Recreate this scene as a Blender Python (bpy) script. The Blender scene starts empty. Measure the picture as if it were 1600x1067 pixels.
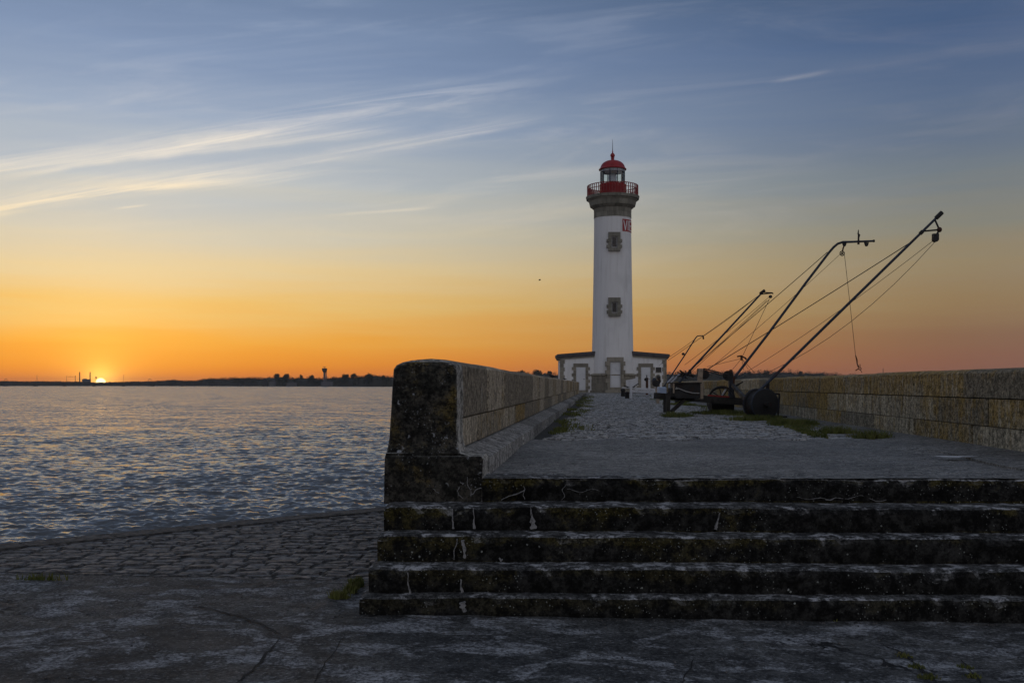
import bpy, math, random
import numpy as np
from mathutils import Vector, Matrix
R = math.radians
rnd = random.Random(7)
scene = bpy.context.scene
COL = scene.collection

# ------------------------------------------------------------------ camera
F = 1556.0            # focal length in photograph pixels
HOR = 601.5           # photograph row of the horizon
EYE = 0.665           # eye height above the pier deck (deck is z = 0)
cam_d = bpy.data.cameras.new('Camera'); cam = bpy.data.objects.new('Camera', cam_d); COL.objects.link(cam)
cam.location = (0, 0, EYE); cam.rotation_euler = (R(90), 0, 0)
cam_d.lens = 35.0; cam_d.sensor_width = 36.0; cam_d.shift_y = 0.0425
cam_d.clip_start = 0.05; cam_d.clip_end = 40000
scene.camera = cam

# ------------------------------------------------------------------ node helper
class S:
    """socket wrapper with arithmetic"""
    def __init__(s, nt, k): s.nt, s.k = nt, k
    def _m(s, op, *o, clamp=False):
        n = s.nt.nodes.new('ShaderNodeMath'); n.operation = op; n.use_clamp = clamp
        for i, v in enumerate((s,) + o):
            if isinstance(v, S): s.nt.links.new(v.k, n.inputs[i])
            else: n.inputs[i].default_value = v
        return S(s.nt, n.outputs[0])
    def __add__(s, o): return s._m('ADD', o)
    __radd__ = __add__
    def __sub__(s, o): return s._m('SUBTRACT', o)
    def __rsub__(s, o): return (s * -1.0) + o
    def __mul__(s, o): return s._m('MULTIPLY', o)
    __rmul__ = __mul__
    def __truediv__(s, o): return s._m('DIVIDE', o)
    def pow(s, o): return s._m('POWER', o)
    def exp(s): return s._m('EXPONENT')
    def max(s, o): return s._m('MAXIMUM', o)
    def min(s, o): return s._m('MINIMUM', o)
    def abs(s): return s._m('ABSOLUTE')
    def clamp(s): return s._m('ADD', 0.0, clamp=True)
    def map(s, a, b, c=0.0, d=1.0, smooth=True):
        n = s.nt.nodes.new('ShaderNodeMapRange'); n.interpolation_type = 'SMOOTHSTEP' if smooth else 'LINEAR'
        s.nt.links.new(s.k, n.inputs[0])
        for i, v in enumerate((a, b, c, d)): n.inputs[i + 1].default_value = v
        return S(s.nt, n.outputs[0])
def xyz(nt, vec):
    n = nt.nodes.new('ShaderNodeSeparateXYZ'); nt.links.new(vec, n.inputs[0])
    return [S(nt, o) for o in n.outputs]
def comb(nt, x, y, z):
    n = nt.nodes.new('ShaderNodeCombineXYZ')
    for i, v in enumerate((x, y, z)):
        if isinstance(v, S): nt.links.new(v.k, n.inputs[i])
        else: n.inputs[i].default_value = v
    return n.outputs[0]
def noise(nt, vec, scale, detail=4, rough=0.55, dist=0.0):
    n = nt.nodes.new('ShaderNodeTexNoise'); n.inputs['Scale'].default_value = scale
    n.inputs['Detail'].default_value = detail; n.inputs['Roughness'].default_value = rough
    n.inputs['Distortion'].default_value = dist
    nt.links.new(vec, n.inputs['Vector'])
    return S(nt, n.outputs['Fac'])
def voro(nt, vec, scale, feature='F1', rand=1.0):
    n = nt.nodes.new('ShaderNodeTexVoronoi'); n.feature = feature; n.inputs['Scale'].default_value = scale
    n.inputs['Randomness'].default_value = rand
    nt.links.new(vec, n.inputs['Vector'])
    return S(nt, n.outputs['Distance'])
def ramp(nt, fac, stops, interp='LINEAR'):
    n = nt.nodes.new('ShaderNodeValToRGB'); cr = n.color_ramp; cr.interpolation = interp
    while len(cr.elements) < len(stops): cr.elements.new(0.5)
    for e, (p, c) in zip(cr.elements, stops): e.position = p; e.color = (*c, 1)
    nt.links.new(fac.k, n.inputs[0])
    return n.outputs[0]
def mix(nt, fac, a, b, mode='MIX'):
    n = nt.nodes.new('ShaderNodeMix'); n.data_type = 'RGBA'; n.blend_type = mode
    for i, v in ((0, fac), (6, a), (7, b)):
        if isinstance(v, S): nt.links.new(v.k, n.inputs[i])
        elif hasattr(v, 'is_output'): nt.links.new(v, n.inputs[i])
        else: n.inputs[i].default_value = v if i == 0 else (*v, 1)
    return n.outputs[2]
def lin(r, g, b):
    f = lambda c: (c / 255 / 12.92) if c / 255 <= .04045 else ((c / 255 + .055) / 1.055) ** 2.4
    return (f(r), f(g), f(b))

# ------------------------------------------------------------------ world: dusk sky, sun on the horizon
SUN_AZ, SUN_EL = R(-22.45), R(0.11)
SUN = Vector((math.sin(SUN_AZ) * math.cos(SUN_EL), math.cos(SUN_AZ) * math.cos(SUN_EL), math.sin(SUN_EL)))
world = bpy.data.worlds.new('World'); scene.world = world; world.use_nodes = True
nt = world.node_tree; nt.nodes.clear()
tc = nt.nodes.new('ShaderNodeTexCoord'); D = tc.outputs['Generated']
dx, dy, dz = xyz(nt, D)
hl = (dx * dx + dy * dy)._m('SQRT').max(1e-4)
sc_ = (dx * SUN.x + dy * SUN.y) / (hl * math.hypot(SUN.x, SUN.y))        # cosine of azimuth from the sun
bandn = noise(nt, comb(nt, dx * 1.6, dy * 1.6, dz * 26), 1.6, 5, .55)
el = (dz + (bandn - .5) * 0.055 * dz.map(.0, .06)).max(0.0)
rampA = ramp(nt, el, [(0, lin(238, 120, 18)), (.02, lin(247, 152, 36)), (.042, lin(248, 174, 64)), (.072, lin(240, 196, 114)), (.105, lin(232, 208, 158)),
                      (.145, lin(214, 206, 184)), (.19, lin(190, 196, 198)), (.25, lin(156, 172, 194)), (.31, lin(130, 150, 181)), (.37, lin(111, 132, 164)), (.6, lin(104, 118, 142)), (1, lin(112, 116, 128))])
rampB = ramp(nt, el, [(0, lin(136, 88, 70)), (.02, lin(134, 92, 74)), (.045, lin(132, 100, 78)), (.080, lin(142, 118, 86)), (.11, lin(144, 128, 100)), (.148, lin(130, 128, 116)),
                      (.19, lin(110, 120, 128)), (.25, lin(88, 106, 134)), (.31, lin(70, 93, 129)), (.37, lin(59, 81, 113)), (.6, lin(86, 100, 124)), (1, lin(112, 116, 128))])
rampC = ramp(nt, el, [(0, lin(158, 148, 146)), (.06, lin(190, 174, 168)), (.15, lin(194, 186, 184)), (.3, lin(172, 174, 184)), (.6, lin(132, 140, 156)), (1, lin(112, 116, 128))])  # sky opposite the sun, unseen; raised to brighten surfaces turned to it
sky = mix(nt, sc_.map(-1.0, .70, 0, 1, False), rampC, rampB)
sky = mix(nt, sc_.map(.62, 1.0, 0, 1, False).pow(2.1), sky, rampA)
# physical sky under it
nis = nt.nodes.new('ShaderNodeTexSky'); nis.sky_type = 'NISHITA'; nis.sun_disc = False
nis.sun_elevation = R(1.0); nis.sun_rotation = SUN_AZ; nis.air_density = 1.2; nis.dust_density = 2.0
nisc = mix(nt, 1.0, nis.outputs[0], (.005, .005, .005), 'MULTIPLY')
sky = mix(nt, 1.0, sky, nisc, 'ADD')
# cirrus: gnomonic coordinates of the western half of the sky
west = dy.map(.05, .3)
u = dx / dy.max(.05); v = dz / dy.max(.05)
warp = (noise(nt, comb(nt, u * 3, v * 3, 0.0), 2.0, 4, .6) - .5)
warp2 = (noise(nt, comb(nt, u * 9, v * 14, 3.0), 2.0, 5, .6) - .5)
_ac = u * -.16 + v
TEX = [noise(nt, comb(nt, u * 3.0 + _ac * 9, _ac * 60.0 + sd, sd), 1.0, 6, .66, .9).map(.38, .64) for sd in (0.0, 7.0)]
def streak(coef, u0, u1, w, fade, amp, wob=.012, fib=1.0, seed=0.0, up=1.0):
    a, b, c = coef
    d = v - (u * u * c + u * b + a) + warp * wob + warp2 * (wob * .6)
    tex = TEX[int(seed) % 2]
    up_ = ((d / (w * up)).pow(2.0) * -1.0).exp(); dn = ((d / w).pow(2.0) * -1.0).exp()
    side = d.map(-.001, .001)
    body = up_ * side + dn * (1.0 - side)
    ends = u.map(u0, u0 + fade) * (1.0 - u.map(u1 - fade, u1))
    return body * ends * (tex * fib + (1.0 - fib)) * amp
def fit(pts):
    us = [(p[0] - 800) / F for p in pts]; vs = [(HOR - p[1]) / F for p in pts]
    deg = min(2, len(pts) - 1); k = list(np.polyfit(us, vs, deg))[::-1]
    return (k + [0, 0])[:3]
cl = streak(fit([(0, 268), (330, 222), (560, 185), (860, 125)]), -.75, .08, .006, .22, .62, fib=.9, seed=1, up=2.8)
cl = cl + streak(fit([(100, 262), (300, 226), (470, 206)]), -.58, -.15, .0026, .1, .5, fib=.75, seed=8, up=1.5)
cl = cl + streak(fit([(174, 247), (400, 229), (613, 205)]), -.42, -.08, .004, .1, .5, fib=.7, seed=2, up=2)
cl = cl + streak(fit([(0, 330), (130, 305), (330, 288), (500, 283)]), -.75, -.13, .006, .2, .62, fib=.9, seed=3, up=2.8)
cl = cl + streak(fit([(0, 327), (130, 309), (220, 296), (300, 287)]), -.66, -.28, .0026, .08, .6, fib=.75, seed=9, up=1.6)
cl = cl + streak(fit([(240, 280), (430, 262), (560, 240), (830, 188)]), -.36, .06, .004, .12, .5, fib=.7, seed=4, up=2)
cl = cl + streak(fit([(1195, 131), (1300, 111)]), .252, .33, .0022, .03, .3, .003, .3, 5)
cl = cl + streak(fit([(1290, 112), (1450, 90), (1700, 55)]), .28, .8, .006, .08, .13, .01, .5, 6)
cl = cl + streak(fit([(176, 327), (234, 320)]), -.405, -.36, .0011, .02, .5, .002, .2, 7)
cl = cl + streak(fit([(500, 338), (680, 324)]), -.2, -.06, .0014, .05, .3, .003, .3, 7)
veil = noise(nt, comb(nt, u * 2.0 + v * 5, v * 17.0 - u * 2.0, 9.0), 1.5, 6, .6, .8).map(.45, .82) * v.map(.04, .2) * .22
cl = ((cl + veil) * west).clamp()
cloudcol = mix(nt, sc_.map(.7, .97), lin(150, 150, 160), ramp(nt, el, [(0, lin(255, 190, 90)), (.12, lin(250, 222, 170)), (.2, lin(250, 236, 214)), (.32, lin(196, 204, 220)), (1, lin(170, 185, 210))]))
sky = mix(nt, cl, sky, cloudcol)
# the setting sun and its aureole
dotn = nt.nodes.new('ShaderNodeVectorMath'); dotn.operation = 'DOT_PRODUCT'; nt.links.new(D, dotn.inputs[0]); dotn.inputs[1].default_value = SUN
th = S(nt, dotn.outputs['Value']).min(1.0)._m('ARCCOSINE')
glow = ((th / R(.75)).pow(2.0) * -1.0).exp() * 1.0 + ((th / R(1.8)).pow(2.0) * -1.0).exp() * .35 + ((th / R(5.5)).pow(2.0) * -1.0).exp() * .16
glowc = comb(nt, glow * 1.0, glow * .62, glow * .12)
disc = 1.0 - th.map(R(.20), R(.30))
discc = comb(nt, disc * 3.0, disc * 2.5, disc * 1.3)
sky = mix(nt, 1.0, sky, glowc, 'ADD'); sky = mix(nt, 1.0, sky, discc, 'ADD')
bg = nt.nodes.new('ShaderNodeBackground'); nt.links.new(sky, bg.inputs[0]); bg.inputs[1].default_value = 1.0
wo = nt.nodes.new('ShaderNodeOutputWorld'); nt.links.new(bg.outputs[0], wo.inputs[0])
world.cycles.sampling_method = 'MANUAL'; world.cycles.sample_map_resolution = 2048

sun_d = bpy.data.lights.new('Sun', 'SUN'); sun_d.energy = 0.0015; sun_d.angle = R(1.5); sun_d.color = (1, .52, .2)
sun = bpy.data.objects.new('Sun', sun_d); COL.objects.link(sun)
sun.rotation_euler = Vector(SUN).to_track_quat('Z', 'Y').to_euler(); sun.location = (-20, 40, 30)
vs_ = scene.view_settings; vs_.view_transform = 'Standard'; vs_.look = 'None'; vs_.gamma = 1.0; vs_.use_curve_mapping = False
vs_.exposure = 0.0
scene.cycles.use_denoising = True
scene.cycles.max_bounces = 6; scene.cycles.diffuse_bounces = 3; scene.cycles.glossy_bounces = 3; scene.cycles.transparent_max_bounces = 12
scene.cycles.volume_bounces = 0

# ------------------------------------------------------------------ materials
MATS = {}
def new_mat(name):
    m = bpy.data.materials.new(name); m.use_nodes = True; nt = m.node_tree; nt.nodes.clear()
    b = nt.nodes.new('ShaderNodeBsdfPrincipled'); o = nt.nodes.new('ShaderNodeOutputMaterial'); nt.links.new(b.outputs[0], o.inputs[0])
    g = nt.nodes.new('ShaderNodeNewGeometry')
    MATS[name] = m
    return m, nt, b, g
def setb(nt, b, col, rough=.8, bump=None, bstr=.5, bdist=.01, metal=0.0, spec=None):
    for nm, val in (('Base Color', col), ('Roughness', rough), ('Metallic', metal)):
        if isinstance(val, S): nt.links.new(val.k, b.inputs[nm])
        elif hasattr(val, 'is_output'): nt.links.new(val, b.inputs[nm])
        else: b.inputs[nm].default_value = (*val, 1) if nm == 'Base Color' else val
    if spec is not None: b.inputs['Specular IOR Level'].default_value = spec
    if bump is not None:
        n = nt.nodes.new('ShaderNodeBump'); n.inputs['Strength'].default_value = bstr; n.inputs['Distance'].default_value = bdist
        nt.links.new(bump.k, n.inputs['Height']); nt.links.new(n.outputs[0], b.inputs['Normal'])
def objrand(nt):
    n = nt.nodes.new('ShaderNodeObjectInfo'); return S(nt, n.outputs['Random'])

def gritty(nt, col, P, s1, s2, lo, hi, w=.5):
    """coarse mineral mottling: multiplies the colour by lo..hi"""
    k = noise(nt, P, s1, 3, .7) * w + noise(nt, P, s2, 3, .75) * (1 - w)
    k = k.map(.41, .59, lo, hi)
    return mix(nt, 1.0, col, comb(nt, k, k, k), 'MULTIPLY')

def mat_plain(name, c, rough=.6, metal=0.0, var=.35, scale=6.0, dirt=None, spec=None):
    """painted or raw surface with blotchy wear"""
    m, nt, b, g = new_mat(name); P = g.outputs['Position']
    n1 = noise(nt, P, scale, 6, .6); n2 = noise(nt, P, scale * 7, 4, .6)
    d = dirt or tuple(x * .35 for x in c)
    col = mix(nt, n1.map(.45, .75) * var, c, d)
    col = mix(nt, n2.map(.5, .8) * var * .6, col, tuple(min(1, x * 1.25) for x in c))
    setb(nt, b, col, n1.map(.3, .7, rough - .12, min(1, rough + .15)), n2, .25, .004, metal, spec)
    return m

def mat_ground():
    m, nt, b, g = new_mat('worn_concrete'); P = g.outputs['Position']
    x, y, z = xyz(nt, P)
    w = noise(nt, P, 1.1, 4, .6); w2 = noise(nt, P, 3.3, 3, .6)
    big = noise(nt, P, .55, 7, .66, .4)
    mid = noise(nt, comb(nt, x * 1.0, y * 1.5, z), 2.2, 8, .68, .6); fine = noise(nt, P, 42, 4, .75); grit = noise(nt, P, 220, 2, .6)
    col = mix(nt, big.map(.35, .65), (.030, .0305, .029), (.070, .070, .066))
    col = mix(nt, mid.map(.49, .58) * .9, col, (.195, .20, .205))
    col = mix(nt, mid.map(.64, .74) * noise(nt, P, 9, 5, .7).map(.4, .6) * .9, col, (.42, .43, .44))
    col = mix(nt, fine.map(.48, .62) * .7, col, (.02, .02, .021))
    col = mix(nt, (1.0 - fine.map(.33, .43)) * .4, col, (.30, .31, .33))
    col = mix(nt, grit.map(.66, .74) * .5, col, (.28, .28, .28))
    wx = comb(nt, x + (w - .5) * .9 + (w2 - .5) * .25, y + (w2 - .5) * .6 + (w - .5) * .3, 0.0)
    cr = voro(nt, wx, .62, 'DISTANCE_TO_EDGE')
    keep = noise(nt, P, .8, 2, .5).map(.5, .58)
    width = noise(nt, P, 5, 3, .6).map(.3, .8, .002, .014)
    crack = (1.0 - (cr / width).map(.5, 1.0)) * keep
    col = mix(nt, crack * .92, col, (.006, .006, .006))
    h = mid * .8 + fine * .35 + grit * .12 - crack * 1.2
    col = gritty(nt, col, P, 7, 45, .45, 2.1, .45)
    setb(nt, b, col, mid.map(.3, .7, .62, .92), h, .9, .034, spec=.3)
    return m
def mat_deck():
    m, nt, b, g = new_mat('pier_concrete'); P = g.outputs['Position']
    x, y, z = xyz(nt, P)
    st = noise(nt, comb(nt, x * .5, y * 4.0, z), 2.0, 7, .65, .3); big = noise(nt, P, .6, 6, .62); fine = noise(nt, P, 45, 4, .75)
    col = mix(nt, big.map(.35, .68), (.085, .081, .072), (.17, .163, .147))
    col = mix(nt, st.map(.5, .72) * .7, col, (.25, .24, .218))
    col = mix(nt, fine.map(.48, .62) * .75, col, (.03, .029, .028))
    col = mix(nt, (1.0 - fine.map(.34, .43)) * .5, col, (.30, .295, .29))
    chip = noise(nt, comb(nt, x * 1.2, y * 2.6, z), 5.0, 3, .5).map(.70, .73) * big.map(.5, .6)
    col = mix(nt, chip * .7, col, (.33, .33, .33))
    col = gritty(nt, col, comb(nt, x, y * 1.6, z), 9, 40, .40, 2.3, .4)
    setb(nt, b, col, st.map(.3, .7, .5, .85), st * .6 + fine * .45, .8, .012, spec=.35)
    return m
def mat_step():
    """old stair stone: near-black upright faces, paler grey treads, lichen discs"""
    m, nt, b, g = new_mat('stair_stone'); P = g.outputs['Position']
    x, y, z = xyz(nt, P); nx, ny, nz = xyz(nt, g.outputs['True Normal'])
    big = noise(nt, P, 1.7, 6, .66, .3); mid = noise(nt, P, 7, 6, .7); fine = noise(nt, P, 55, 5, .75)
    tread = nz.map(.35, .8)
    dark_face = mix(nt, mid.map(.35, .7), (.005, .005, .0045), (.020, .020, .0185))
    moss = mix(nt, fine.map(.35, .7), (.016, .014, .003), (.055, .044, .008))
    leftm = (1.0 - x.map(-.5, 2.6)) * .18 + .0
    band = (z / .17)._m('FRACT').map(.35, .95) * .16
    dark_face = mix(nt, (big + leftm * .6 + band + (mid - .5) * .5).map(.60, .74) * .85 * z.map(-.8, -.1, .3, 1.0), dark_face, moss)
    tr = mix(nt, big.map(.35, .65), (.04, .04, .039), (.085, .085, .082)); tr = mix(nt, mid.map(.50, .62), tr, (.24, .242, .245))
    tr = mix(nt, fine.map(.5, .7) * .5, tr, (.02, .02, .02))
    col = mix(nt, (tread + (fine - .5) * .4).clamp(), dark_face, tr)
    wp = comb(nt, x + (mid - .5) * .02, y, z + (fine - .5) * .02)
    l1 = 1.0 - voro(nt, wp, 19.0).map(.09, .16); gate = noise(nt, P, 2.0, 4, .6).map(.50, .58); g2 = noise(nt, P, 19, 2, .5).map(.52, .6)
    l2 = (1.0 - voro(nt, wp, 46.0).map(.12, .24)) * noise(nt, P, 1.7, 5, .65).map(.46, .56) * noise(nt, P, 23, 2, .5).map(.44, .54)
    lich = ((l1 * gate * g2) + l2 * .75).clamp() * (.55 + fine * .6)
    col = gritty(nt, col, P, 14, 50, .35, 2.0)
    col = mix(nt, lich * .95, col, (.42, .45, .42))
    setb(nt, b, col, .9, mid * .6 + fine * .5 + lich * .2, .9, .014, spec=.2)
    return m
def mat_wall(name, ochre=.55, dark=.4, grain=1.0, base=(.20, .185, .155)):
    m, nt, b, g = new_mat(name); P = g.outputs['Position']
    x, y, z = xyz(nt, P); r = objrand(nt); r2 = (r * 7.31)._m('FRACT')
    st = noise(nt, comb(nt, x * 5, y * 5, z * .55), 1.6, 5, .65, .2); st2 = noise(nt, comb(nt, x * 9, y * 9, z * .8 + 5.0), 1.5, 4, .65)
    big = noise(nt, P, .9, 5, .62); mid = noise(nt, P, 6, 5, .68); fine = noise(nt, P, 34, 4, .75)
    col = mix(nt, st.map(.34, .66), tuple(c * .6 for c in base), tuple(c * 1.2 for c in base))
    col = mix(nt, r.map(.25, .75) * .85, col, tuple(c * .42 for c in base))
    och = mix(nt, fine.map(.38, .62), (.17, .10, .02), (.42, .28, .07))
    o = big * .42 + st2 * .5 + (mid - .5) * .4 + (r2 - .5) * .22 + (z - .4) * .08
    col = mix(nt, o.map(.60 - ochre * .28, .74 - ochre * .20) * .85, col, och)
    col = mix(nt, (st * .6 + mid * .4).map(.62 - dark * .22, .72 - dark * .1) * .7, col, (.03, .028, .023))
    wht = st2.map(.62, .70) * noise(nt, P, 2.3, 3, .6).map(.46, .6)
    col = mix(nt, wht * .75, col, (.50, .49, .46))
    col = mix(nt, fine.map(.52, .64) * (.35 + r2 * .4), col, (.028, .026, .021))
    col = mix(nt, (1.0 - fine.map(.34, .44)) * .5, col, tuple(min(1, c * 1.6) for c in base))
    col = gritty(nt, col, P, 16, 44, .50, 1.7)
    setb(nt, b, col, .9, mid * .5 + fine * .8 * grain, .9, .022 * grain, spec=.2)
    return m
def mat_wall_end():
    m, nt, b, g = new_mat('lichened_end_stone'); P = g.outputs['Position']
    x, y, z = xyz(nt, P)
    big = noise(nt, P, 2.4, 6, .66, .3); mid = noise(nt, P, 9, 6, .7); fine = noise(nt, P, 60, 5, .75)
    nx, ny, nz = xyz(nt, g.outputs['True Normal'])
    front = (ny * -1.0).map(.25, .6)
    dark_face = mix(nt, mid.map(.35, .7), (.012, .012, .010), (.048, .044, .036))
    dark_face = mix(nt, (big * .6 + mid * .4 + (z - .4) * .08).map(.50, .64) * .8, dark_face, mix(nt, fine.map(.35, .7), (.045, .034, .008), (.15, .105, .024)))
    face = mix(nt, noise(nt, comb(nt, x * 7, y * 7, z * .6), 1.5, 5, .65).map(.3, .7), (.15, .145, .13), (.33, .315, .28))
    col = mix(nt, front, face, dark_face)
    wp = comb(nt, x + (mid - .5) * .05, y, z + (fine - .5) * .03)
    l = (1.0 - voro(nt, wp, 11.0).map(.18, .27)) * noise(nt, P, 17, 3, .6).map(.50, .58) * (noise(nt, P, 3.1, 3, .6) + z * .12).map(.46, .62)
    l2 = (1.0 - voro(nt, wp, 40.0).map(.12, .24)) * noise(nt, P, 6, 3, .6).map(.5, .62)
    col = gritty(nt, col, P, 14, 50, .4, 2.2)
    col = mix(nt, (l + l2 * .5).clamp() * (.6 + fine * .8), col, (.42, .44, .46))
    col = mix(nt, fine.map(.52, .72) * .5, col, (.012, .012, .011))
    setb(nt, b, col, .92, mid * .6 + fine * .6 + l * .2, .9, .014, spec=.2)
    return m
def mat_cobble(name, c0, c1, rough=.55):
    m, nt, b, g = new_mat(name); P = g.outputs['Position']; r = objrand(nt)
    cell = noise(nt, P, 3.2, 3, .7); mid = noise(nt, P, 14, 5, .65); fine = noise(nt, P, 70, 4, .7)
    col = mix(nt, (r * .5 + cell * .6 - .05).clamp(), c0, c1)
    col = mix(nt, mid.map(.45, .7) * .6, col, tuple(x * .45 for x in c0))
    col = mix(nt, fine.map(.6, .75) * .35, col, tuple(min(1, x * 1.6) for x in c1))
    col = gritty(nt, col, P, 5, 30, .4, 1.9)
    setb(nt, b, col, mid.map(.3, .7, rough - .12, rough + .2), mid * .6 + fine * .4, .8, .014, spec=.45)
    return m
def mat_render():
    m, nt, b, g = new_mat('white_limewash'); P = g.outputs['Position']; x, y, z = xyz(nt, P)
    st = noise(nt, comb(nt, x * 3, y * 3, z * .22), 1.3, 6, .65); big = noise(nt, P, .5, 5, .6); fine = noise(nt, P, 14, 5, .65)
    col = mix(nt, st.map(.45, .75) * .55, (.85, .85, .84), (.60, .585, .56))
    col = mix(nt, big.map(.5, .72) * .4, col, (.60, .60, .59))
    col = mix(nt, (noise(nt, comb(nt, x * 6, y * 6, z * .25 + 9), 1.2, 5, .7)).map(.66, .76) * .45, col, (.36, .33, .29))
    setb(nt, b, col, .85, st * .4 + fine, .35, .012, spec=.25)
    return m
def mat_granite(name='granite', c=(.32, .295, .24)):
    m, nt, b, g = new_mat(name); P = g.outputs['Position']; r = objrand(nt); x, y, z = xyz(nt, P)
    n1 = noise(nt, P, 2.2, 6, .65); n2 = noise(nt, P, 30, 4, .7); st = noise(nt, comb(nt, x * 4, y * 4, z * .6), 1.2, 5, .6)
    col = mix(nt, (r * .8).clamp(), tuple(k * .72 for k in c), tuple(k * 1.2 for k in c))
    col = mix(nt, st.map(.45, .72) * .6, col, tuple(k * .35 for k in c))
    col = mix(nt, n2.map(.5, .75) * .4, col, tuple(k * .5 for k in c))
    setb(nt, b, col, .85, n1 * .5 + n2 * .5, .6, .015, spec=.25)
    return m
def mat_water():
    m, nt, b, g = new_mat('sea_water'); P = g.outputs['Position']; x, y, z = xyz(nt, P)
    def nvec(sx, sy, sc, det):
        n = nt.nodes.new('ShaderNodeTexNoise'); n.inputs['Scale'].default_value = sc; n.inputs['Detail'].default_value = det; n.inputs['Roughness'].default_value = .6
        nt.links.new(comb(nt, x * sx, y * sy, 0.0), n.inputs['Vector']); return xyz(nt, n.outputs['Color'])
    a0, a1, _ = nvec(.5, 1.0, 4.4, 4); c0, c1, _ = nvec(.6, 1.0, .4, 3)
    nx, ny, nz = xyz(nt, g.outputs['Normal'])
    sx = (a0 - .5) * 1.0 + (c0 - .5) * .4; sy = (a1 - .580) * 1.6 + (c1 - .5) * .6     # steeper on the shore side, as wind waves are
    vm = nt.nodes.new('ShaderNodeVectorMath'); vm.operation = 'NORMALIZE'; nt.links.new(comb(nt, nx + sx, ny + sy, nz), vm.inputs[0])
    setb(nt, b, (.105, .112, .118), .14)
    nt.links.new(vm.outputs[0], b.inputs['Normal']); b.inputs['IOR'].default_value = 1.33
    return m
def mat_grass():
    m, nt, b, g = new_mat('grass_blades'); P = g.outputs['Position']
    n = noise(nt, P, 3.0, 3, .6); n2 = noise(nt, P, 25, 3, .6)
    col = mix(nt, n.map(.35, .65), (.07, .095, .022), (.16, .17, .045)); col = mix(nt, n2.map(.5, .65) * .7, col, (.20, .17, .075))
    setb(nt, b, col, .75, spec=.2)
    return m
def mat_foliage(name, c0, c1):
    m, nt, b, g = new_mat(name); P = g.outputs['Position']
    n = noise(nt, P, .12, 4, .6)
    setb(nt, b, mix(nt, n.map(.35, .65), c0, c1), .85, spec=.1)
    return m
def mat_rust(name, c, rust=(.12, .045, .018), amt=.4, metal=.3, rough=.6):
    m, nt, b, g = new_mat(name); P = g.outputs['Position']
    n1 = noise(nt, P, 5, 6, .65); n2 = noise(nt, P, 40, 4, .7)
    col = mix(nt, (n1 + (n2 - .5) * .3).map(.62 - amt * .2, .72) * .9, c, rust)
    setb(nt, b, col, n1.map(.3, .7, rough - .15, rough + .25), n2, .5, .004, metal)
    return m
def mat_glass():
    m = bpy.data.materials.new('lantern_glass'); m.use_nodes = True; nt = m.node_tree; nt.nodes.clear()
    t = nt.nodes.new('ShaderNodeBsdfTransparent'); t.inputs[0].default_value = (.96, .98, .97, 1); g = nt.nodes.new('ShaderNodeBsdfGlossy'); g.inputs['Roughness'].default_value = .02
    fr = nt.nodes.new('ShaderNodeFresnel'); fr.inputs[0].default_value = 1.35; mx = nt.nodes.new('ShaderNodeMixShader'); o = nt.nodes.new('ShaderNodeOutputMaterial')
    nt.links.new(fr.outputs[0], mx.inputs[0]); nt.links.new(t.outputs[0], mx.inputs[1]); nt.links.new(g.outputs[0], mx.inputs[2]); nt.links.new(mx.outputs[0], o.inputs[0])
    return m
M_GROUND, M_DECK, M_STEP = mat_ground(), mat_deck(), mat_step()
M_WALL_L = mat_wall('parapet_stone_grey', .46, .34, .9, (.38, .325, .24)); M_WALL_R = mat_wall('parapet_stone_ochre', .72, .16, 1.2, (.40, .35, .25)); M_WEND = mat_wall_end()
M_MORTAR = mat_plain('mortar', (.018, .017, .014), .95, var=.6, scale=5)
M_LEDGE = mat_wall('ledge_stone', .02, .28, .8, (.30, .29, .27))
M_COB = mat_cobble('granite_setts', (.13, .126, .118), (.34, .33, .31), .5); M_SLIP = mat_cobble('slipway_stones', (.038, .035, .033), (.105, .098, .093), .55)
M_CRACK = mat_plain('crack_shade', (.007, .007, .006), .95, var=.4, scale=20)
M_KERB = mat_cobble('edge_stone', (.028, .026, .024), (.06, .056, .05), .75)
M_SOIL = mat_plain('joint_soil', (.028, .026, .020), .95, var=.6, scale=8)
M_WHITE, M_GRAN, M_GRAN_D = mat_render(), mat_granite(), mat_granite('dark_granite', (.30, .285, .235))
M_WATER, M_GRASS = mat_water(), mat_grass()
M_RED = mat_plain('red_paint', (.35, .020, .025), .45, var=.4, scale=3, dirt=(.12, .012, .012))
M_REDD = mat_plain('red_railing_paint', (.27, .024, .024), .5, var=.4, scale=3)
M_DOOR = mat_plain('pale_door_paint', (.70, .72, .74), .6, var=.25, scale=2.5, dirt=(.38, .39, .4))
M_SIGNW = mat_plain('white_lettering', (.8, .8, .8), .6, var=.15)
M_DARKWIN = mat_plain('dark_window', (.02, .021, .023), .25, var=.2)
M_FRAME = mat_plain('window_frame_paint', (.42, .43, .43), .55, var=.4)
M_ROOF = mat_plain('weathered_cornice', (.10, .095, .10), .8, var=.5, scale=3)
M_GLASS = mat_glass(); M_LENS = mat_plain('lamp_housing', (.42, .46, .54), .3, .1, var=.3)
M_STEEL = mat_rust('dark_blue_steel', (.035, .045, .065), amt=.25); M_BLACK = mat_rust('tarred_steel', (.022, .022, .022), (.075, .038, .022), .45, .2, .7)
M_RUST = mat_rust('rusted_iron', (.07, .03, .018), (.16, .055, .02), .6, .2, .8); M_DRUM = mat_rust('black_drum_paint', (.02, .02, .021), (.035, .026, .022), .2, .1, .6)
M_ZINC = mat_rust('galvanised_tube', (.34, .36, .39), (.14, .10, .07), .25, .5, .5); M_REDTRIM = mat_rust('faded_red_trim', (.30, .035, .028), amt=.3)
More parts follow.
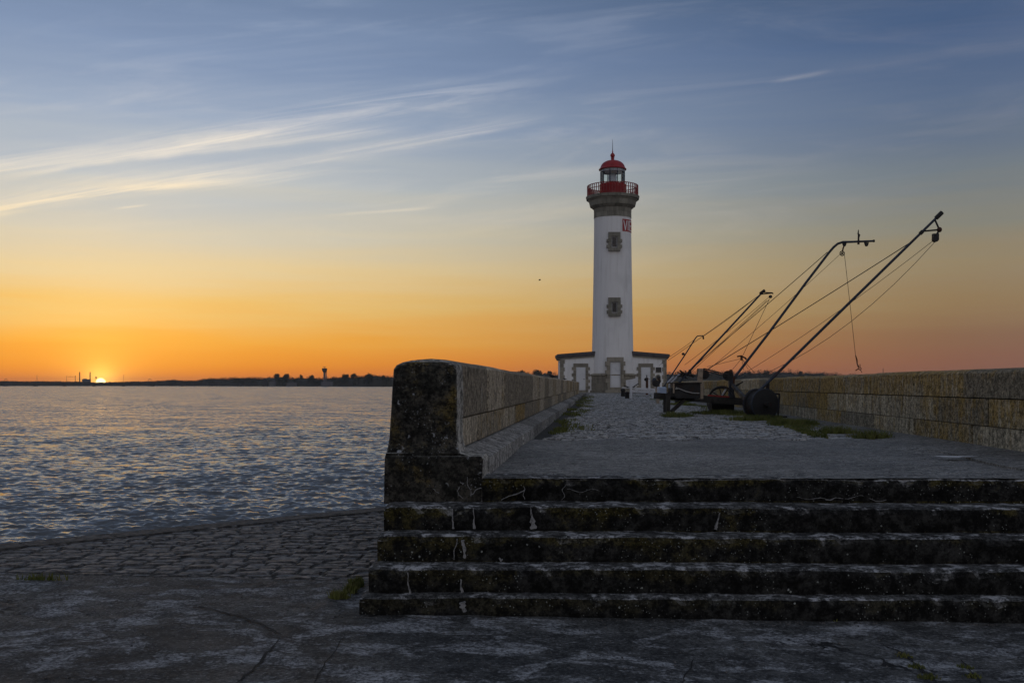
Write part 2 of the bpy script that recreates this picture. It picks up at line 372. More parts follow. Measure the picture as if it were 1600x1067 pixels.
M_WOOD = mat_plain('weathered_timber', (.34, .27, .20), .85, var=.7, scale=9); M_TWOOD = mat_plain('tarred_timber', (.035, .031, .026), .85, var=.7, scale=9)
M_WBOARD = mat_plain('white_boards', (.62, .63, .65), .65, var=.35, scale=4, dirt=(.22, .21, .2)); M_BLUEW = mat_plain('pale_blue_panel', (.42, .52, .68), .5, var=.3, scale=5)
M_CABLE = mat_plain('wire_cable', (.04, .038, .036), .6, .4, var=.3, scale=10); M_ROPE = mat_plain('pale_rope', (.35, .34, .32), .9, var=.3, scale=20)
M_PINE = mat_foliage('pine_foliage', (.014, .024, .012), (.035, .05, .022)); M_WOODS = mat_foliage('far_woodland', (.012, .02, .012), (.03, .042, .022))
M_BARK = mat_plain('bark', (.05, .035, .025), .95, var=.5, scale=1); M_LAND = mat_plain('far_land', (.03, .034, .024), .95, var=.4, scale=.02)
M_FARC = mat_plain('far_concrete', (.12, .12, .125), .8, var=.2, scale=.1); M_FARD = mat_plain('far_dark_steel', (.04, .04, .043), .7, var=.2, scale=.1)
M_EFFL = mat_plain('mineral_deposit', (.26, .26, .26), .9, var=1.0, scale=38, dirt=(.03, .03, .03))
M_FEATH = mat_plain('dark_feathers', (.03, .028, .026), .8, var=.3, scale=40)
def _pud():
    m, nt, b, g = new_mat('puddle_water'); setb(nt, b, (.02, .02, .022), .03); b.inputs['IOR'].default_value = 1.33; return m
M_PUD = _pud()

# ------------------------------------------------------------------ mesh helpers
class MB:
    def __init__(s): s.v, s.f = [], []
    def quad_box(s, x0, x1, y0, y1, z0, z1, bev=0.0):
        if bev:
            pr = []
            c = [(x0, y0), (x1, y0), (x1, y1), (x0, y1)]
            i = len(s.v)
            for (dz, ins) in ((z0, 0), (z1 - bev, 0), (z1, bev)):
                for (x, y), (sx, sy) in zip(c, ((1, 1), (-1, 1), (-1, -1), (1, -1))): s.v.append((x + sx * ins, y + sy * ins, dz))
            for k in (0, 4):
                for j in range(4): s.f.append((i + k + j, i + k + (j + 1) % 4, i + k + 4 + (j + 1) % 4, i + k + 4 + j))
            s.f.append((i + 8, i + 9, i + 10, i + 11)); s.f.append((i + 3, i + 2, i + 1, i)); return s
        i = len(s.v)
        s.v += [(x0, y0, z0), (x1, y0, z0), (x1, y1, z0), (x0, y1, z0), (x0, y0, z1), (x1, y0, z1), (x1, y1, z1), (x0, y1, z1)]
        s.f += [(i + 3, i + 2, i + 1, i), (i + 4, i + 5, i + 6, i + 7), (i, i + 1, i + 5, i + 4), (i + 1, i + 2, i + 6, i + 5), (i + 2, i + 3, i + 7, i + 6), (i + 3, i, i + 4, i + 7)]
        return s
    def bar(s, p0, p1, w, h, up=(0, 0, 1)):
        """square bar between two points"""
        p0, p1 = Vector(p0), Vector(p1); d = (p1 - p0).normalized(); a = d.cross(Vector(up))
        if a.length < 1e-4: a = d.cross(Vector((1, 0, 0)))
        a.normalize(); b = a.cross(d)
        i = len(s.v)
        for p in (p0, p1):
            for sa, sb in ((-1, -1), (1, -1), (1, 1), (-1, 1)): s.v.append(tuple(p + a * sa * w / 2 + b * sb * h / 2))
        s.f += [(i, i + 1, i + 2, i + 3), (i + 7, i + 6, i + 5, i + 4)] + [(i + j, i + 4 + j, i + 4 + (j + 1) % 4, i + (j + 1) % 4) for j in range(4)]
        return s
    def tube(s, pts, rad, n=8, cap=True):
        pts = [Vector(p) for p in pts]; m = len(pts)
        rad = rad if isinstance(rad, (list, tuple)) else [rad] * m
        i0 = len(s.v); ref = None
        for k, p in enumerate(pts):
            d = (pts[min(k + 1, m - 1)] - pts[max(k - 1, 0)]).normalized()
            if ref is None: ref = d.orthogonal().normalized()
            a = (ref - d * ref.dot(d)).normalized(); ref = a; b = d.cross(a)
            for j in range(n):
                t = 2 * math.pi * j / n; s.v.append(tuple(p + (a * math.cos(t) + b * math.sin(t)) * rad[k]))
        for k in range(m - 1):
            for j in range(n): s.f.append((i0 + k * n + j, i0 + k * n + (j + 1) % n, i0 + (k + 1) * n + (j + 1) % n, i0 + (k + 1) * n + j))
        if cap: s.f.append(tuple(i0 + j for j in reversed(range(n)))); s.f.append(tuple(i0 + (m - 1) * n + j for j in range(n)))
        return s
    def lathe(s, prof, cx, cy, n=32, a0=0.0, a1=2 * math.pi, closed_prof=False):
        """profile [(r,z)] turned round a vertical axis; angle measured from -Y (towards the stairs)"""
        full = abs(a1 - a0 - 2 * math.pi) < 1e-6; cols = n if full else n + 1; i0 = len(s.v); k = len(prof)
        for j in range(cols):
            t = a0 + (a1 - a0) * j / n
            for r, z in prof: s.v.append((cx + r * math.sin(t), cy - r * math.cos(t), z))
        for j in range(n):
            jj = (j + 1) % cols
            for q in range(k if closed_prof else k - 1):
                qq = (q + 1) % k; s.f.append((i0 + j * k + q, i0 + jj * k + q, i0 + jj * k + qq, i0 + j * k + qq))
        if closed_prof and not full:
            s.f.append(tuple(i0 + q for q in range(k))); s.f.append(tuple(i0 + (cols - 1) * k + q for q in reversed(range(k))))
        return s
    def rings(s, rings, caps=True):
        i0 = len(s.v); n = len(rings[0])
        for r in rings: s.v += [tuple(p) for p in r]
        for k in range(len(rings) - 1):
            for j in range(n): s.f.append((i0 + k * n + j, i0 + k * n + (j + 1) % n, i0 + (k + 1) * n + (j + 1) % n, i0 + (k + 1) * n + j))
        if caps: s.f.append(tuple(i0 + j for j in reversed(range(n)))); s.f.append(tuple(i0 + (len(rings) - 1) * n + j for j in range(n)))
        return s
    def prism(s, poly, z0, z1):
        return s.rings([[(x, y, z0) for x, y in poly], [(x, y, z1) for x, y in poly]])
    def prism_y(s, poly, y0, y1):
        return s.rings([[(x, y0, z) for x, z in poly], [(x, y1, z) for x, z in poly]])
    def ball(s, c, r, n=8, m=6, sq=(1, 1, 1)):
        c = Vector(c); rg = []
        for k in range(m + 1):
            t = math.pi * k / m; rr = max(math.sin(t), .02)
            rg.append([(c.x + r * sq[0] * rr * math.cos(2 * math.pi * j / n), c.y + r * sq[1] * rr * math.sin(2 * math.pi * j / n), c.z - r * sq[2] * math.cos(t)) for j in range(n)])
        return s.rings(rg)
    def disc(s, c, axis, r, th, n=20):
        c, a = Vector(c), Vector(axis).normalized(); return s.tube([c - a * th / 2, c + a * th / 2], r, n)
    def build(s, name, mat, parent=None, smooth=False, fixn=True):
        me = bpy.data.meshes.new(name)
        off = Vector((0, 0, 0)); p = parent
        while p is not None: off += p.location; p = p.parent
        me.from_pydata([tuple(Vector(v) - off) for v in s.v], [], s.f)
        if fixn:
            import bmesh
            bm = bmesh.new(); bm.from_mesh(me); bmesh.ops.recalc_face_normals(bm, faces=bm.faces); bm.to_mesh(me); bm.free()
        if smooth:
            me.polygons.foreach_set('use_smooth', [True] * len(me.polygons))
            me.set_sharp_from_angle(angle=R(40))
        me.materials.append(mat)
        o = bpy.data.objects.new(name, me); COL.objects.link(o); o.parent = parent
        return o
def thing(name, label, cat, loc, group=None):
    o = bpy.data.objects.new(name, None); COL.objects.link(o); o.location = loc; o.empty_display_size = .2
    o['label'] = label; o['category'] = cat
    if group: o['group'] = group
    return o
def tag(o, label, cat, group=None):
    o['label'] = label; o['category'] = cat
    if group: o['group'] = group
    return o
def struct(o): o['kind'] = 'structure'; return o
def stuff(o): o['kind'] = 'stuff'; return o
def PX(px, d): return (px - 800) * d / F
def PZ(py, d): return EYE + (HOR - py) * d / F
def P3(px, py, d): return (PX(px, d), d, PZ(py, d))

SL = 0.0855                                   # the pier runs off slightly to the right
def LX(y, off): return off + SL * (y - 7.2)   # lines along the left parapet
def RX(y, off=0.0): return 4.80 + SL * (y - 9.34) + off   # inner face of the right parapet
SEA_Z, GZ = -2.6, -0.782

# ------------------------------------------------------------------ setting: pier, quay, sea
head_c, head_r = (7.9, 77.0), 10.5
poly = [(LX(y, -.93), y) for y in (7.45, 30, 58)]
for k in range(0, 33):
    t = R(-125) + R(250) * k / 32
    poly.append((head_c[0] + head_r * math.sin(t), head_c[1] + head_r * math.cos(t)))
poly += [(RX(57, .6), 57), (RX(30, .6), 30), (RX(7.45, .6), 7.45)]
MBp = MB().prism(poly, -5.5, -.035)
pier = struct(MBp.build('pier_body', M_SOIL))
def zg(x): return GZ - .012 * max(0, x + 1)
# quay: one sheet with solid edge down into the water
def quay_mesh():
    b = MB()
    xs = [-300, -60, -20, -10] + list(np.linspace(-6, 6, 61)) + [9, 20, 60, 300]
    ys = [-300, -60, -15, 0] + list(np.linspace(2, 7.4, 37))
    g = np.random.RandomState(3)
    idx = {}
    for j, y in enumerate(ys):
        for i, x in enumerate(xs):
            y = ys[j]
            if j == len(ys) - 1 and x < -.8: y = float(np.interp(-x, [.8, 1.25, 2.6, 3.95, 7], [7.36, 7.39, 7.50, 7.66, 7.82])) + .012
            edge_x = -1.6 + (y - 11.85) * (3.09 / 2.73)           # harbour edge line
            xx = max(x, edge_x) if y > -50 else x
            idx[i, j] = len(b.v); b.v.append((xx, y, zg(xx) + (g.rand() - .5) * .006))
    for j in range(len(ys) - 1):
        for i in range(len(xs) - 1):
            q = (idx[i, j], idx[i + 1, j], idx[i + 1, j + 1], idx[i, j + 1])
            if len({b.v[k] for k in q}) == 4 and abs(b.v[q[0]][0] - b.v[q[1]][0]) + abs(b.v[q[2]][0] - b.v[q[3]][0]) > 1e-5: b.f.append(q)
    return b
quay = struct(quay_mesh().build('quay_ground', M_GROUND, smooth=True, fixn=False))
def crack(pts, w):  # flat ribbon on the slab; its dark colour stands in for groove shade
    P_ = []
    for (xa, ya), (xb, yb) in zip(pts[:-1], pts[1:]):
        n = max(2, int(math.hypot(xb - xa, yb - ya) / 7))
        for k in range(n): P_.append((xa + (xb - xa) * k / n + rnd.uniform(-2.5, 2.5), ya + (yb - ya) * k / n + rnd.uniform(-1.2, 1.2)))
    P_.append(pts[-1]); W = []
    for px, py in P_: d = F * (EYE - GZ) / (py - HOR); x = PX(px, d); d = F * (EYE - zg(x)) / (py - HOR); W.append(Vector((PX(px, d), d)))
    b = MB(); n = len(W)
    for k, p in enumerate(W):
        t = (W[min(k + 1, n - 1)] - W[max(k - 1, 0)]).normalized(); q = Vector((-t.y, t.x)) * w * rnd.uniform(.25, 1.0) * (.35 + math.sin(math.pi * min(1, (k + .6) / n)) * .65)
        for sg in (-1, 1): v_ = p + q * sg; b.v.append((v_.x, v_.y, zg(v_.x) + .0055))
    for k in range(n - 1): b.f.append((2 * k, 2 * k + 1, 2 * k + 3, 2 * k + 2))
    b.build('crack', M_CRACK, quay, fixn=False)
crack([(300, 947), (330, 952), (345, 956), (400, 972), (440, 992)], .012); crack([(436, 1000), (415, 1022), (395, 1048), (366, 1072)], .011); crack([(541, 990), (525, 1015), (505, 1040), (490, 1070)], .008)
crack([(1085, 1030), (1075, 1050), (1062, 1075)], .006); crack([(1375, 1005), (1410, 1020), (1440, 1045), (1470, 1075)], .012); crack([(1500, 1030), (1520, 1050), (1535, 1072)], .009); crack([(-10, 892), (120, 893), (260, 899), (400, 903), (560, 905)], .022)
crack([(440, 948), (480, 950), (500, 955)], .006); crack([(60, 1062), (110, 1058), (150, 1066)], .008)
E0, E1 = Vector((-1.45, 11.98)), Vector((-40.0, -22.06))
wallp = [(E0.x, E0.y), (E1.x, E1.y), (E1.x + 3, E1.y - 8), (200, -30), (200, 7.3), (5.6, 7.3), (5.3, 9), (-.8, 9), (LX(12, -.9), 12)]
struct(MB().prism(wallp, -5.5, GZ - .16).build('quay_body', M_SOIL))
deck = MB()
nxs, nys = 70, 60
for j in range(nys + 1):
    y = 7.17 + (12.3 - 7.17) * j / nys
    for i in range(nxs + 1):
        x0, x1 = LX(y, -.25), RX(y, .02); jit = rnd.uniform(-.03, .03) if j == nys else 0
        deck.v.append((x0 + (x1 - x0) * i / nxs, y + jit, -.006 + rnd.uniform(-.0025, .0025) - .012 * math.sin(i * .31 + j * .1) * (j > 2)))
for j in range(nys):
    for i in range(nxs): a = j * (nxs + 1) + i; deck.f.append((a, a + 1, a + nxs + 2, a + nxs + 1))
struct(deck.build('pier_deck', M_DECK, smooth=True, fixn=False))
struct(MB().quad_box(-.25, 5.1, 7.2, 9.0, -.6, -.05).build('pier_foundation', M_SOIL))

# sea
def sea_mesh():
    rows = []; py = 1500.0
    ywz = EYE - SEA_Z
    while py > 602.5:
        rows.append(F * ywz / (py - HOR)); py -= 6.0 if py > 1000 else (2.0 if py > 870 else (.55 if py > 640 else .4))
    rows = np.array(rows); cols = np.linspace(-.78, .06, 800)
    Y = np.repeat(rows[:, None], len(cols), 1); X = Y * cols[None, :]
    dY = np.gradient(rows)[:, None]
    g = np.random.RandomState(11); Z = np.zeros_like(X)
    for k in range(70):
        lam = .15 * (2.2 / .15) ** (k / 69.0); ang = R(200) + g.normal(0, .6); kx, ky = math.sin(ang), math.cos(ang)
        amp = .0060 * lam ** .62 * (.6 + .8 * g.rand()) * (1.0 if lam < 1.2 else .6); ph = g.rand() * 6.283
        att = np.clip((lam / (2.2 * np.maximum(dY, Y * (cols[1] - cols[0]))) - .5) * 1.5, 0, 1)
        a = (X * kx + Y * ky) * 2 * math.pi / lam + ph
        Z += att * amp * (np.sin(a) + .25 * np.cos(2 * a))
    patch = .75 + .5 * np.sin(X * .11 + 1.3 * np.sin(Y * .05)) * np.sin(Y * .07 + .8 * np.sin(X * .06))
    Z = Z * np.clip(patch, .45, 1.3)
    n, m = X.shape
    V = np.stack([X, Y, Z + SEA_Z], -1).reshape(-1, 3)
    I = np.arange(n * m).reshape(n, m)
    Fq = np.stack([I[:-1, :-1], I[:-1, 1:], I[1:, 1:], I[1:, :-1]], -1).reshape(-1, 4)
    B = np.array([(-7000, -1500, -2.8), (7000, -1500, -2.8), (7000, 9000, -2.8), (-7000, 9000, -2.8)])
    V = np.concatenate([V, B]); Fq = np.concatenate([Fq, [[n * m, n * m + 1, n * m + 2, n * m + 3]]])
    me = bpy.data.meshes.new('sea'); me.vertices.add(len(V)); me.vertices.foreach_set('co', V.ravel())
    me.loops.add(Fq.size); me.loops.foreach_set('vertex_index', Fq.ravel().astype(np.int32))
    me.polygons.add(len(Fq)); me.polygons.foreach_set('loop_start', np.arange(0, Fq.size, 4, dtype=np.int32)); me.polygons.foreach_set('loop_total', np.full(len(Fq), 4, dtype=np.int32))
    me.polygons.foreach_set('use_smooth', np.ones(len(Fq), dtype=bool)); me.update(); me.validate()
    me.materials.append(M_WATER); o = bpy.data.objects.new('sea', me); COL.objects.link(o); return struct(o)
sea_mesh()

# ------------------------------------------------------------------ far shore
def shore_d(px):      # metres to the opposite bank, by bearing
    return float(np.interp(px, [-900, 0, 160, 300, 400, 600, 760, 1000, 1700, 2600], [3400, 3300, 3300, 2900, 2500, 2000, 2000, 2200, 2400, 2700]))
def top_y(px):        # height of the tree line
    return float(np.interp(px, [-900, 0, 60, 120, 147, 168, 200, 240, 262, 290, 306, 330, 360, 410, 440, 470, 500, 530, 570, 610, 700, 800, 870, 960, 1040, 1100, 1150, 1200, 1260, 1310, 1350, 1420, 1700, 2600],
                           [593, 595.5, 596, 596.5, 597.5, 597.5, 596.5, 596, 593.5, 594.5, 594, 591, 590, 590, 588, 590, 591, 589, 586, 588, 588, 582.5, 583, 583, 582, 579, 582, 578.5, 580, 584, 586, 585, 584, 590]))
land = MB(); pr = []
for px in np.arange(-900, 2601, 8):
    d = shore_d(px); h = PZ(top_y(px), d)
    hh = max(1.2, (h + 2) * .80 * (1 + .18 * math.sin(px * .19) * math.sin(px * .071 + 1)))
    c = (px - 800) / F
    pr.append([(c * d, d, SEA_Z - 1.0), (c * d, d, -1.8), (c * (d + 6), d + 6, hh * .75), (c * (d + 60), d + 60, hh), (c * (d + 900), d + 900, hh * .9), (c * (d + 900), d + 900, SEA_Z - 1.0)])
land.rings(pr)
struct(land.build('far_bank', M_LAND))
def leafcloud(b, c, r, n, size, rg):
    """many small leaf-clump faces in a lumpy ellipsoid"""
    q = rg.normal(size=(n, 3)); q /= np.linalg.norm(q, axis=1)[:, None]; q *= (rg.rand(n, 1) ** .45)
    pts = np.array(c) + q * np.array(r)
    t = rg.normal(size=(n, 3, 3)) * size
    i = len(b.v)
    for k in range(n):
        for j in range(3): b.v.append((pts[k, 0] + t[k, j, 0], pts[k, 1] + t[k, j, 1], pts[k, 2] + t[k, j, 2] * .8))
        b.f.append((i + 3 * k, i + 3 * k + 1, i + 3 * k + 2))
rg = np.random.RandomState(5)
woods = MB(); px = -120.0
while px < 1720:
    d = shore_d(px) + rg.uniform(2, 45); h = PZ(top_y(px), d) * rg.uniform(.90, 1.14) + rg.rand() * 1.0
    h = max(h, 2.5); w = rg.uniform(.35, .6) * min(h, 14) + 1.5
    x = PX(px, d)
    leafcloud(woods, (x, d, h * .66), (w, w, h * .36), int(160 + 22 * w), .42 + .035 * w, rg)
    leafcloud(woods, (x + rg.uniform(-w, w), d - 3, h * .3), (w * 1.2, w, h * .35), int(60 + 8 * w), .5 + .05 * w, rg)
    px += rg.uniform(.35, .8) * w * F / d
stuff(tag(woods.build('far_woodland', M_WOODS, fixn=False), 'dark continuous belt of woodland along the opposite bank', 'woodland'))
def pine(px, ytop, wpx, flat, label, group='pines standing above the far woodland', d=None, clumps=5):
    d = d or shore_d(px) + 8; x = PX(px, d); h = PZ(ytop, d); w = wpx * d / F / 2; base = 0.5
    t = thing('pine_tree', label, 'tree', (x, d, base), group)
    tr = MB(); lean = rg.uniform(-.8, .8)
    tr.tube([(x, d, base - 2), (x + lean * .4, d, h * .5), (x + lean, d, h * .82)], [.55, .42, .25], 7)
    for k in range(4):
        a = rg.uniform(0, 6.28); tr.tube([(x + lean * .7, d, h * .62), (x + lean + math.cos(a) * w * .55, d + math.sin(a) * w * .5, h * .84)], [.26, .1], 5)
    tr.build('trunk', M_BARK, t)
    cr = MB()
    for k in range(clumps):
        a = k * 2.4 + rg.rand(); rr = w * .62 * math.sqrt((k + .3) / clumps)
        leafcloud(cr, (x + lean + math.cos(a) * rr, d + math.sin(a) * rr, h * (1 - flat * .55) + rg.uniform(-.06, .06) * h), (w * .5, w * .5, h * flat * .5), 260, .38 + w * .04, rg)
    cr.build('crown', M_PINE, t, fixn=False)
for a in [(433, 584, 11, .4, 'small flat-topped pine left of the dense pair of pines on the far bank'), (448, 583.5, 13, .45, 'broad dense pine above the pale quay buildings across the water'),
          (471, 585.5, 6, .35, 'lone thin pine with a tiny tuft, across the water'), (487, 586, 11, .5, 'round-headed pine just left of the radar tower'),
          (541, 584, 12, .35, 'flat-topped pine first to the right of the radar tower'), (553, 583.5, 12, .35, 'flat-topped pine second to the right of the radar tower'),
          (577, 583.5, 17, .4, 'wide flat-topped pine on the far bank, open stems below'), (599, 586, 8, .45, 'small pine on the far bank beside the parapet end'),
          (816, 578.5, 17, .42, 'wide umbrella pine behind the left parapet, first of the group'), (840, 578, 20, .42, 'widest umbrella pine behind the left parapet, two arching heads'),
          (859, 579.8, 9, .28, 'slim umbrella pine behind the left parapet beside the lighthouse'),
          (1172, 579.5, 9, .4, 'small umbrella pine behind the second boom'), (1198, 578, 14, .5, 'dense pine crown rising highest above the right parapet'), (1251, 580, 10, .4, 'small pine above the right parapet beside the leaning boom'), (1306, 583.5, 7, .5, 'tiny round tree above the right parapet near the hanging hook')]:
    pine(*a)

# radar tower
d = 1930; t = thing('radar_tower', 'concrete radar control tower with wide cabin above the trees', 'tower', (PX(507, d), d, 0))
cx = PX(507, d)
MB().lathe([(2.3, -1), (2.1, PZ(582, d)), ], cx, d, 12).build('shaft', M_FARC, t)
MB().tube([(cx + 3.6, d, 0), (cx + 3.6, d, PZ(580, d))], .8, 8).build('stair_shaft', M_FARC, t)
MB().lathe([(2.1, PZ(582, d)), (4.6, PZ(579.5, d)), (4.6, PZ(578, d)), (5.0, PZ(577.5, d)), (5.0, PZ(575.5, d)), (.3, PZ(575, d))], cx, d, 14).build('cabin', M_FARD, t)
MB().bar((cx - 3.4, d, PZ(573.2, d)), (cx + 3.4, d, PZ(573.2, d)), 1.0, .7).tube([(cx, d, PZ(575.3, d)), (cx, d, PZ(573, d))], .4, 6).build('radar_antenna', M_FARD, t)
MB().quad_box(cx - 4, cx + 16, d - 16, d - 2, -1.5, PZ(596.5, d)).build('base_building', M_FARC, t)
# quay buildings
d = 2080
for (x0, x1, yt, lab) in [(437, 444, 591.5, 'dark portal frame standing at the far waterside'), (447, 455, 594, 'pale sloping gable building on the far waterside'), (472, 486, 597, 'long low pale shed on the far bank beside the radar tower')]:
    t = thing('waterside_building', lab, 'building', (PX((x0 + x1) / 2, d), d, -1), 'low buildings on the far waterside')
    a, c, z = PX(x0, d), PX(x1, d), PZ(yt, d)
    MB().quad_box(a, c, d - 145, d - 137, -2, z * .75).build('wall', M_FARC if yt > 592 else M_FARD, t)
    MB().prism_y([(a - .4, z * .75), (c + .4, z * .75), ((a + c) / 2, z)], d - 145.5, d - 136.5).build('roof', M_FARC if yt > 595 else M_FARD, t)
# twin chimneys, boiler house, crane
d = 3330
for px, lab in ((124.3, 'tall factory chimney on the horizon beside the crane'), (140.6, 'tall factory chimney on the horizon next to the setting sun')):
    MBc = MB().tube([(PX(px, d), d, 0), (PX(px, d), d, PZ(581, d))], [1.9, 1.5], 12)
    tag(MBc.build('chimney', M_FARD), lab, 'chimney', 'twin chimneys on the horizon')
MBc = MB().quad_box(PX(128, d), PX(139, d), d, d + 14, 0, PZ(592.4, d)).quad_box(PX(129.5, d), PX(134, d), d + 2, d + 10, PZ(592.5, d), PZ(591.6, d))
tag(MBc.build('boiler_house', M_FARC), 'low industrial block between the two chimneys', 'building')
t = thing('tower_crane', 'thin tower crane left of the twin chimneys', 'crane', (PX(117, d), d, 0))
MB().bar((PX(117.4, d), d, 0), (PX(117.4, d), d, PZ(587, d)), 1.2, 1.2).build('mast', M_FARD, t); MB().bar((PX(105, d), d, PZ(588.3, d)), (PX(119, d), d, PZ(588.5, d)), 1.0, 1.0).build('jib', M_FARD, t)
for px, yt, lab in ((57.6, 586, 'hair-thin mast on the horizon far from the chimneys, above the jetty'), (103.5, 587, 'hair-thin mast on the horizon at the tip of the crane jib'), (193, 585, 'hair-thin mast on the horizon on the bare side of the setting sun')):
    tag(MB().tube([(PX(px, d), d, 0), (PX(px, d), d, PZ(yt, d))], .45, 6).build('radio_mast', M_FARD), lab, 'mast', 'thin masts on the horizon')
MBc = MB().tube([(PX(149.8, d), d, 0), (PX(149.8, d), d, PZ(588, d))], [.6, .6], 6).ball((PX(149.8, d), d, PZ(590, d)), 2.6, 8, 6, (.9, .9, 1.6))
tag(MBc.build('water_tower', M_FARD), 'slim tank tower beside the setting sun', 'tower')
d = 2100
tag(MB().tube([(PX(1380, d), d, 0), (PX(1380, d), d, PZ(575.5, d))], .55, 6).build('radio_mast', M_FARD), 'single thin mast rising behind the right parapet', 'mast')
# mooring jetty across the water
d = 2500; t = thing('mooring_jetty', 'low dark jetty walkway on square piers across the estuary', 'jetty', (PX(200, d), d, SEA_Z))
MB().quad_box(PX(-260, d), PX(470, d), d - 1.2, d + 1.2, PZ(600.9, d), PZ(599.6, d)).build('walkway', M_FARD, t)
pm = None
for k in range(-5, 10):
    px = 9 + 46 * k
    if pm is None:
        pm = MB().quad_box(PX(px - 2.6, d), PX(px + 2.6, d), d - 3, d + 3, SEA_Z - 1, PZ(601, d)).quad_box(PX(px - 1.8, d), PX(px + 1.8, d), d - 2, d + 2, PZ(601.2, d), PZ(600.5, d)).build('pier', M_FARD, t); x0 = px
    else:
        c = pm.copy(); COL.objects.link(c); c.location.x = (px - x0) * d / F
for px in (9, 234):
    t2 = [(PX(px, d) + 3.4 * math.cos(a), d, PZ(594.5, d) + 4.2 * math.sin(a)) for a in np.linspace(-.9, math.pi + .9, 15)]
    MB().tube(t2, .45, 6).tube([(t2[0][0], d, 0), t2[0]], .45, 6).tube([(t2[-1][0], d, 0), t2[-1]], .45, 6).build('mooring_arch', M_FARD, t)

# ------------------------------------------------------------------ stairs
st = thing('stone_staircase', 'broad flight of dark lichened stone steps up to the pier', 'staircase', (2.0, 6.9, GZ))
fronts = [7.16, 6.86, 6.63, 6.40, 6.27]
tops = [0.0, -.170, -.340, -.512, -.672]
lefts = [-.22, -.885, -.900, -.925, -.965]
rights = [5.15, 5.15, 5.2, 5.2, 5.25]
steps = []
for k in range(5):
    bot = tops[k + 1] - .02 if k < 4 else GZ - .16
    back = 7.5 if k == 0 else fronts[k - 1] + .25
    n = 150; rg_ = []; g = random.Random(20 + k); wob = 0; chip = 0
    for i in range(n + 1):
        x = lefts[k] + (rights[k] - lefts[k]) * i / n
        wob = wob * .85 + g.uniform(-.0045, .0045); chip = chip * .55 + (g.uniform(.004, .026) if g.random() < .20 else 0)
        yf = fronts[k] - .012 * (x - 1) * .6 + wob * .6; zt = tops[k] - .0035 * max(0, x) + wob * .5
        prof = [(back, zt - .004), (yf + .10, zt), (yf + .028 + chip, zt - .002 - chip * .3), (yf + .008 + chip * .8, zt - .011 - chip * .5), (yf + chip * .2, zt - .034 - chip), (yf + .004 + wob, (zt + bot) / 2), (yf + .012, bot), (back, bot)]
        if i in (0, n): prof = [(y_, z_ - .012 if j < 4 else z_) for j, (y_, z_) in enumerate(prof)]
        rg_.append([(x, y_, z_) for y_, z_ in prof])
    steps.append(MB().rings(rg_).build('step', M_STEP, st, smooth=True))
# mineral deposits that have bled out of the joints
def deposit(step, px0, py0, px1, py1, w0, w1, yf, kink=.3):
    d = yf - .003; a, c = Vector((PX(px0, d), PZ(py0, d))), Vector((PX(px1, d), PZ(py1, d))); n = 12; L = []; Rr = []; ph = rnd.uniform(0, 6)
    per = Vector((-(c - a).y, (c - a).x)).normalized()
    for i in range(n + 1):
        f = i / n; q = a.lerp(c, f) + per * kink * .010 * math.sin(math.pi * f) * math.sin(f * 5.5 + ph) + per * rnd.uniform(-.0016, .0016); w = (w0 + (w1 - w0) * f ** 2.2) * rnd.uniform(.4, 1.1) * (.75 if w1 > 5 else .42) * d / F / 2
        L.append(q - per * w); Rr.append(q + per * w)
    pts = L + Rr[::-1]
    MB().prism_y([(p.x, p.y) for p in pts], d - .003, d + .02).build('mineral_streak', M_EFFL, step)
FR = fronts
for a in [(1, 829, 793, 834, 826, 3, 24, 0), (1, 1125, 801, 1118, 827, 1.5, 8, 0), (1, 707, 795, 708, 826, 2, 6, .3), (1, 739, 793, 741, 826, 2, 6, .3), 
          (0, 783, 781, 820, 766, 2, 4, .5), (0, 818, 759, 820, 780, 1.5, 3, 1), (0, 884, 758, 878, 781, 3, 1.5, 2), (0, 886, 764, 935, 766, 1.4, 1, 2), 
          (0, 1245, 777, 1290, 779, 1, 2, 1), (0, 1290, 780, 1318, 779, 3.5, 2, 1), (0, 1320, 779, 1385, 781, 1.6, 2, 3), 
          (2, 714, 842, 709, 874, 4, 3, .8), (2, 723, 844, 726, 872, 8, 6, .5), (2, 780, 872, 784, 876, 3, 8, .2), 
          (3, 637, 895, 641, 931, 1.5, 6, .6), (3, 720, 905, 722, 926, 4, 9, .6), (4, 722, 941, 726, 956, 14, 10, .3)]:
    s_, px0, py0, px1, py1, w0, w1, kk = a
    deposit(steps[s_], px0, py0, px1, py1, w0, w1, FR[s_] - .005 * 1.4 * max(0, (px0 - 1000) / 400), kk)

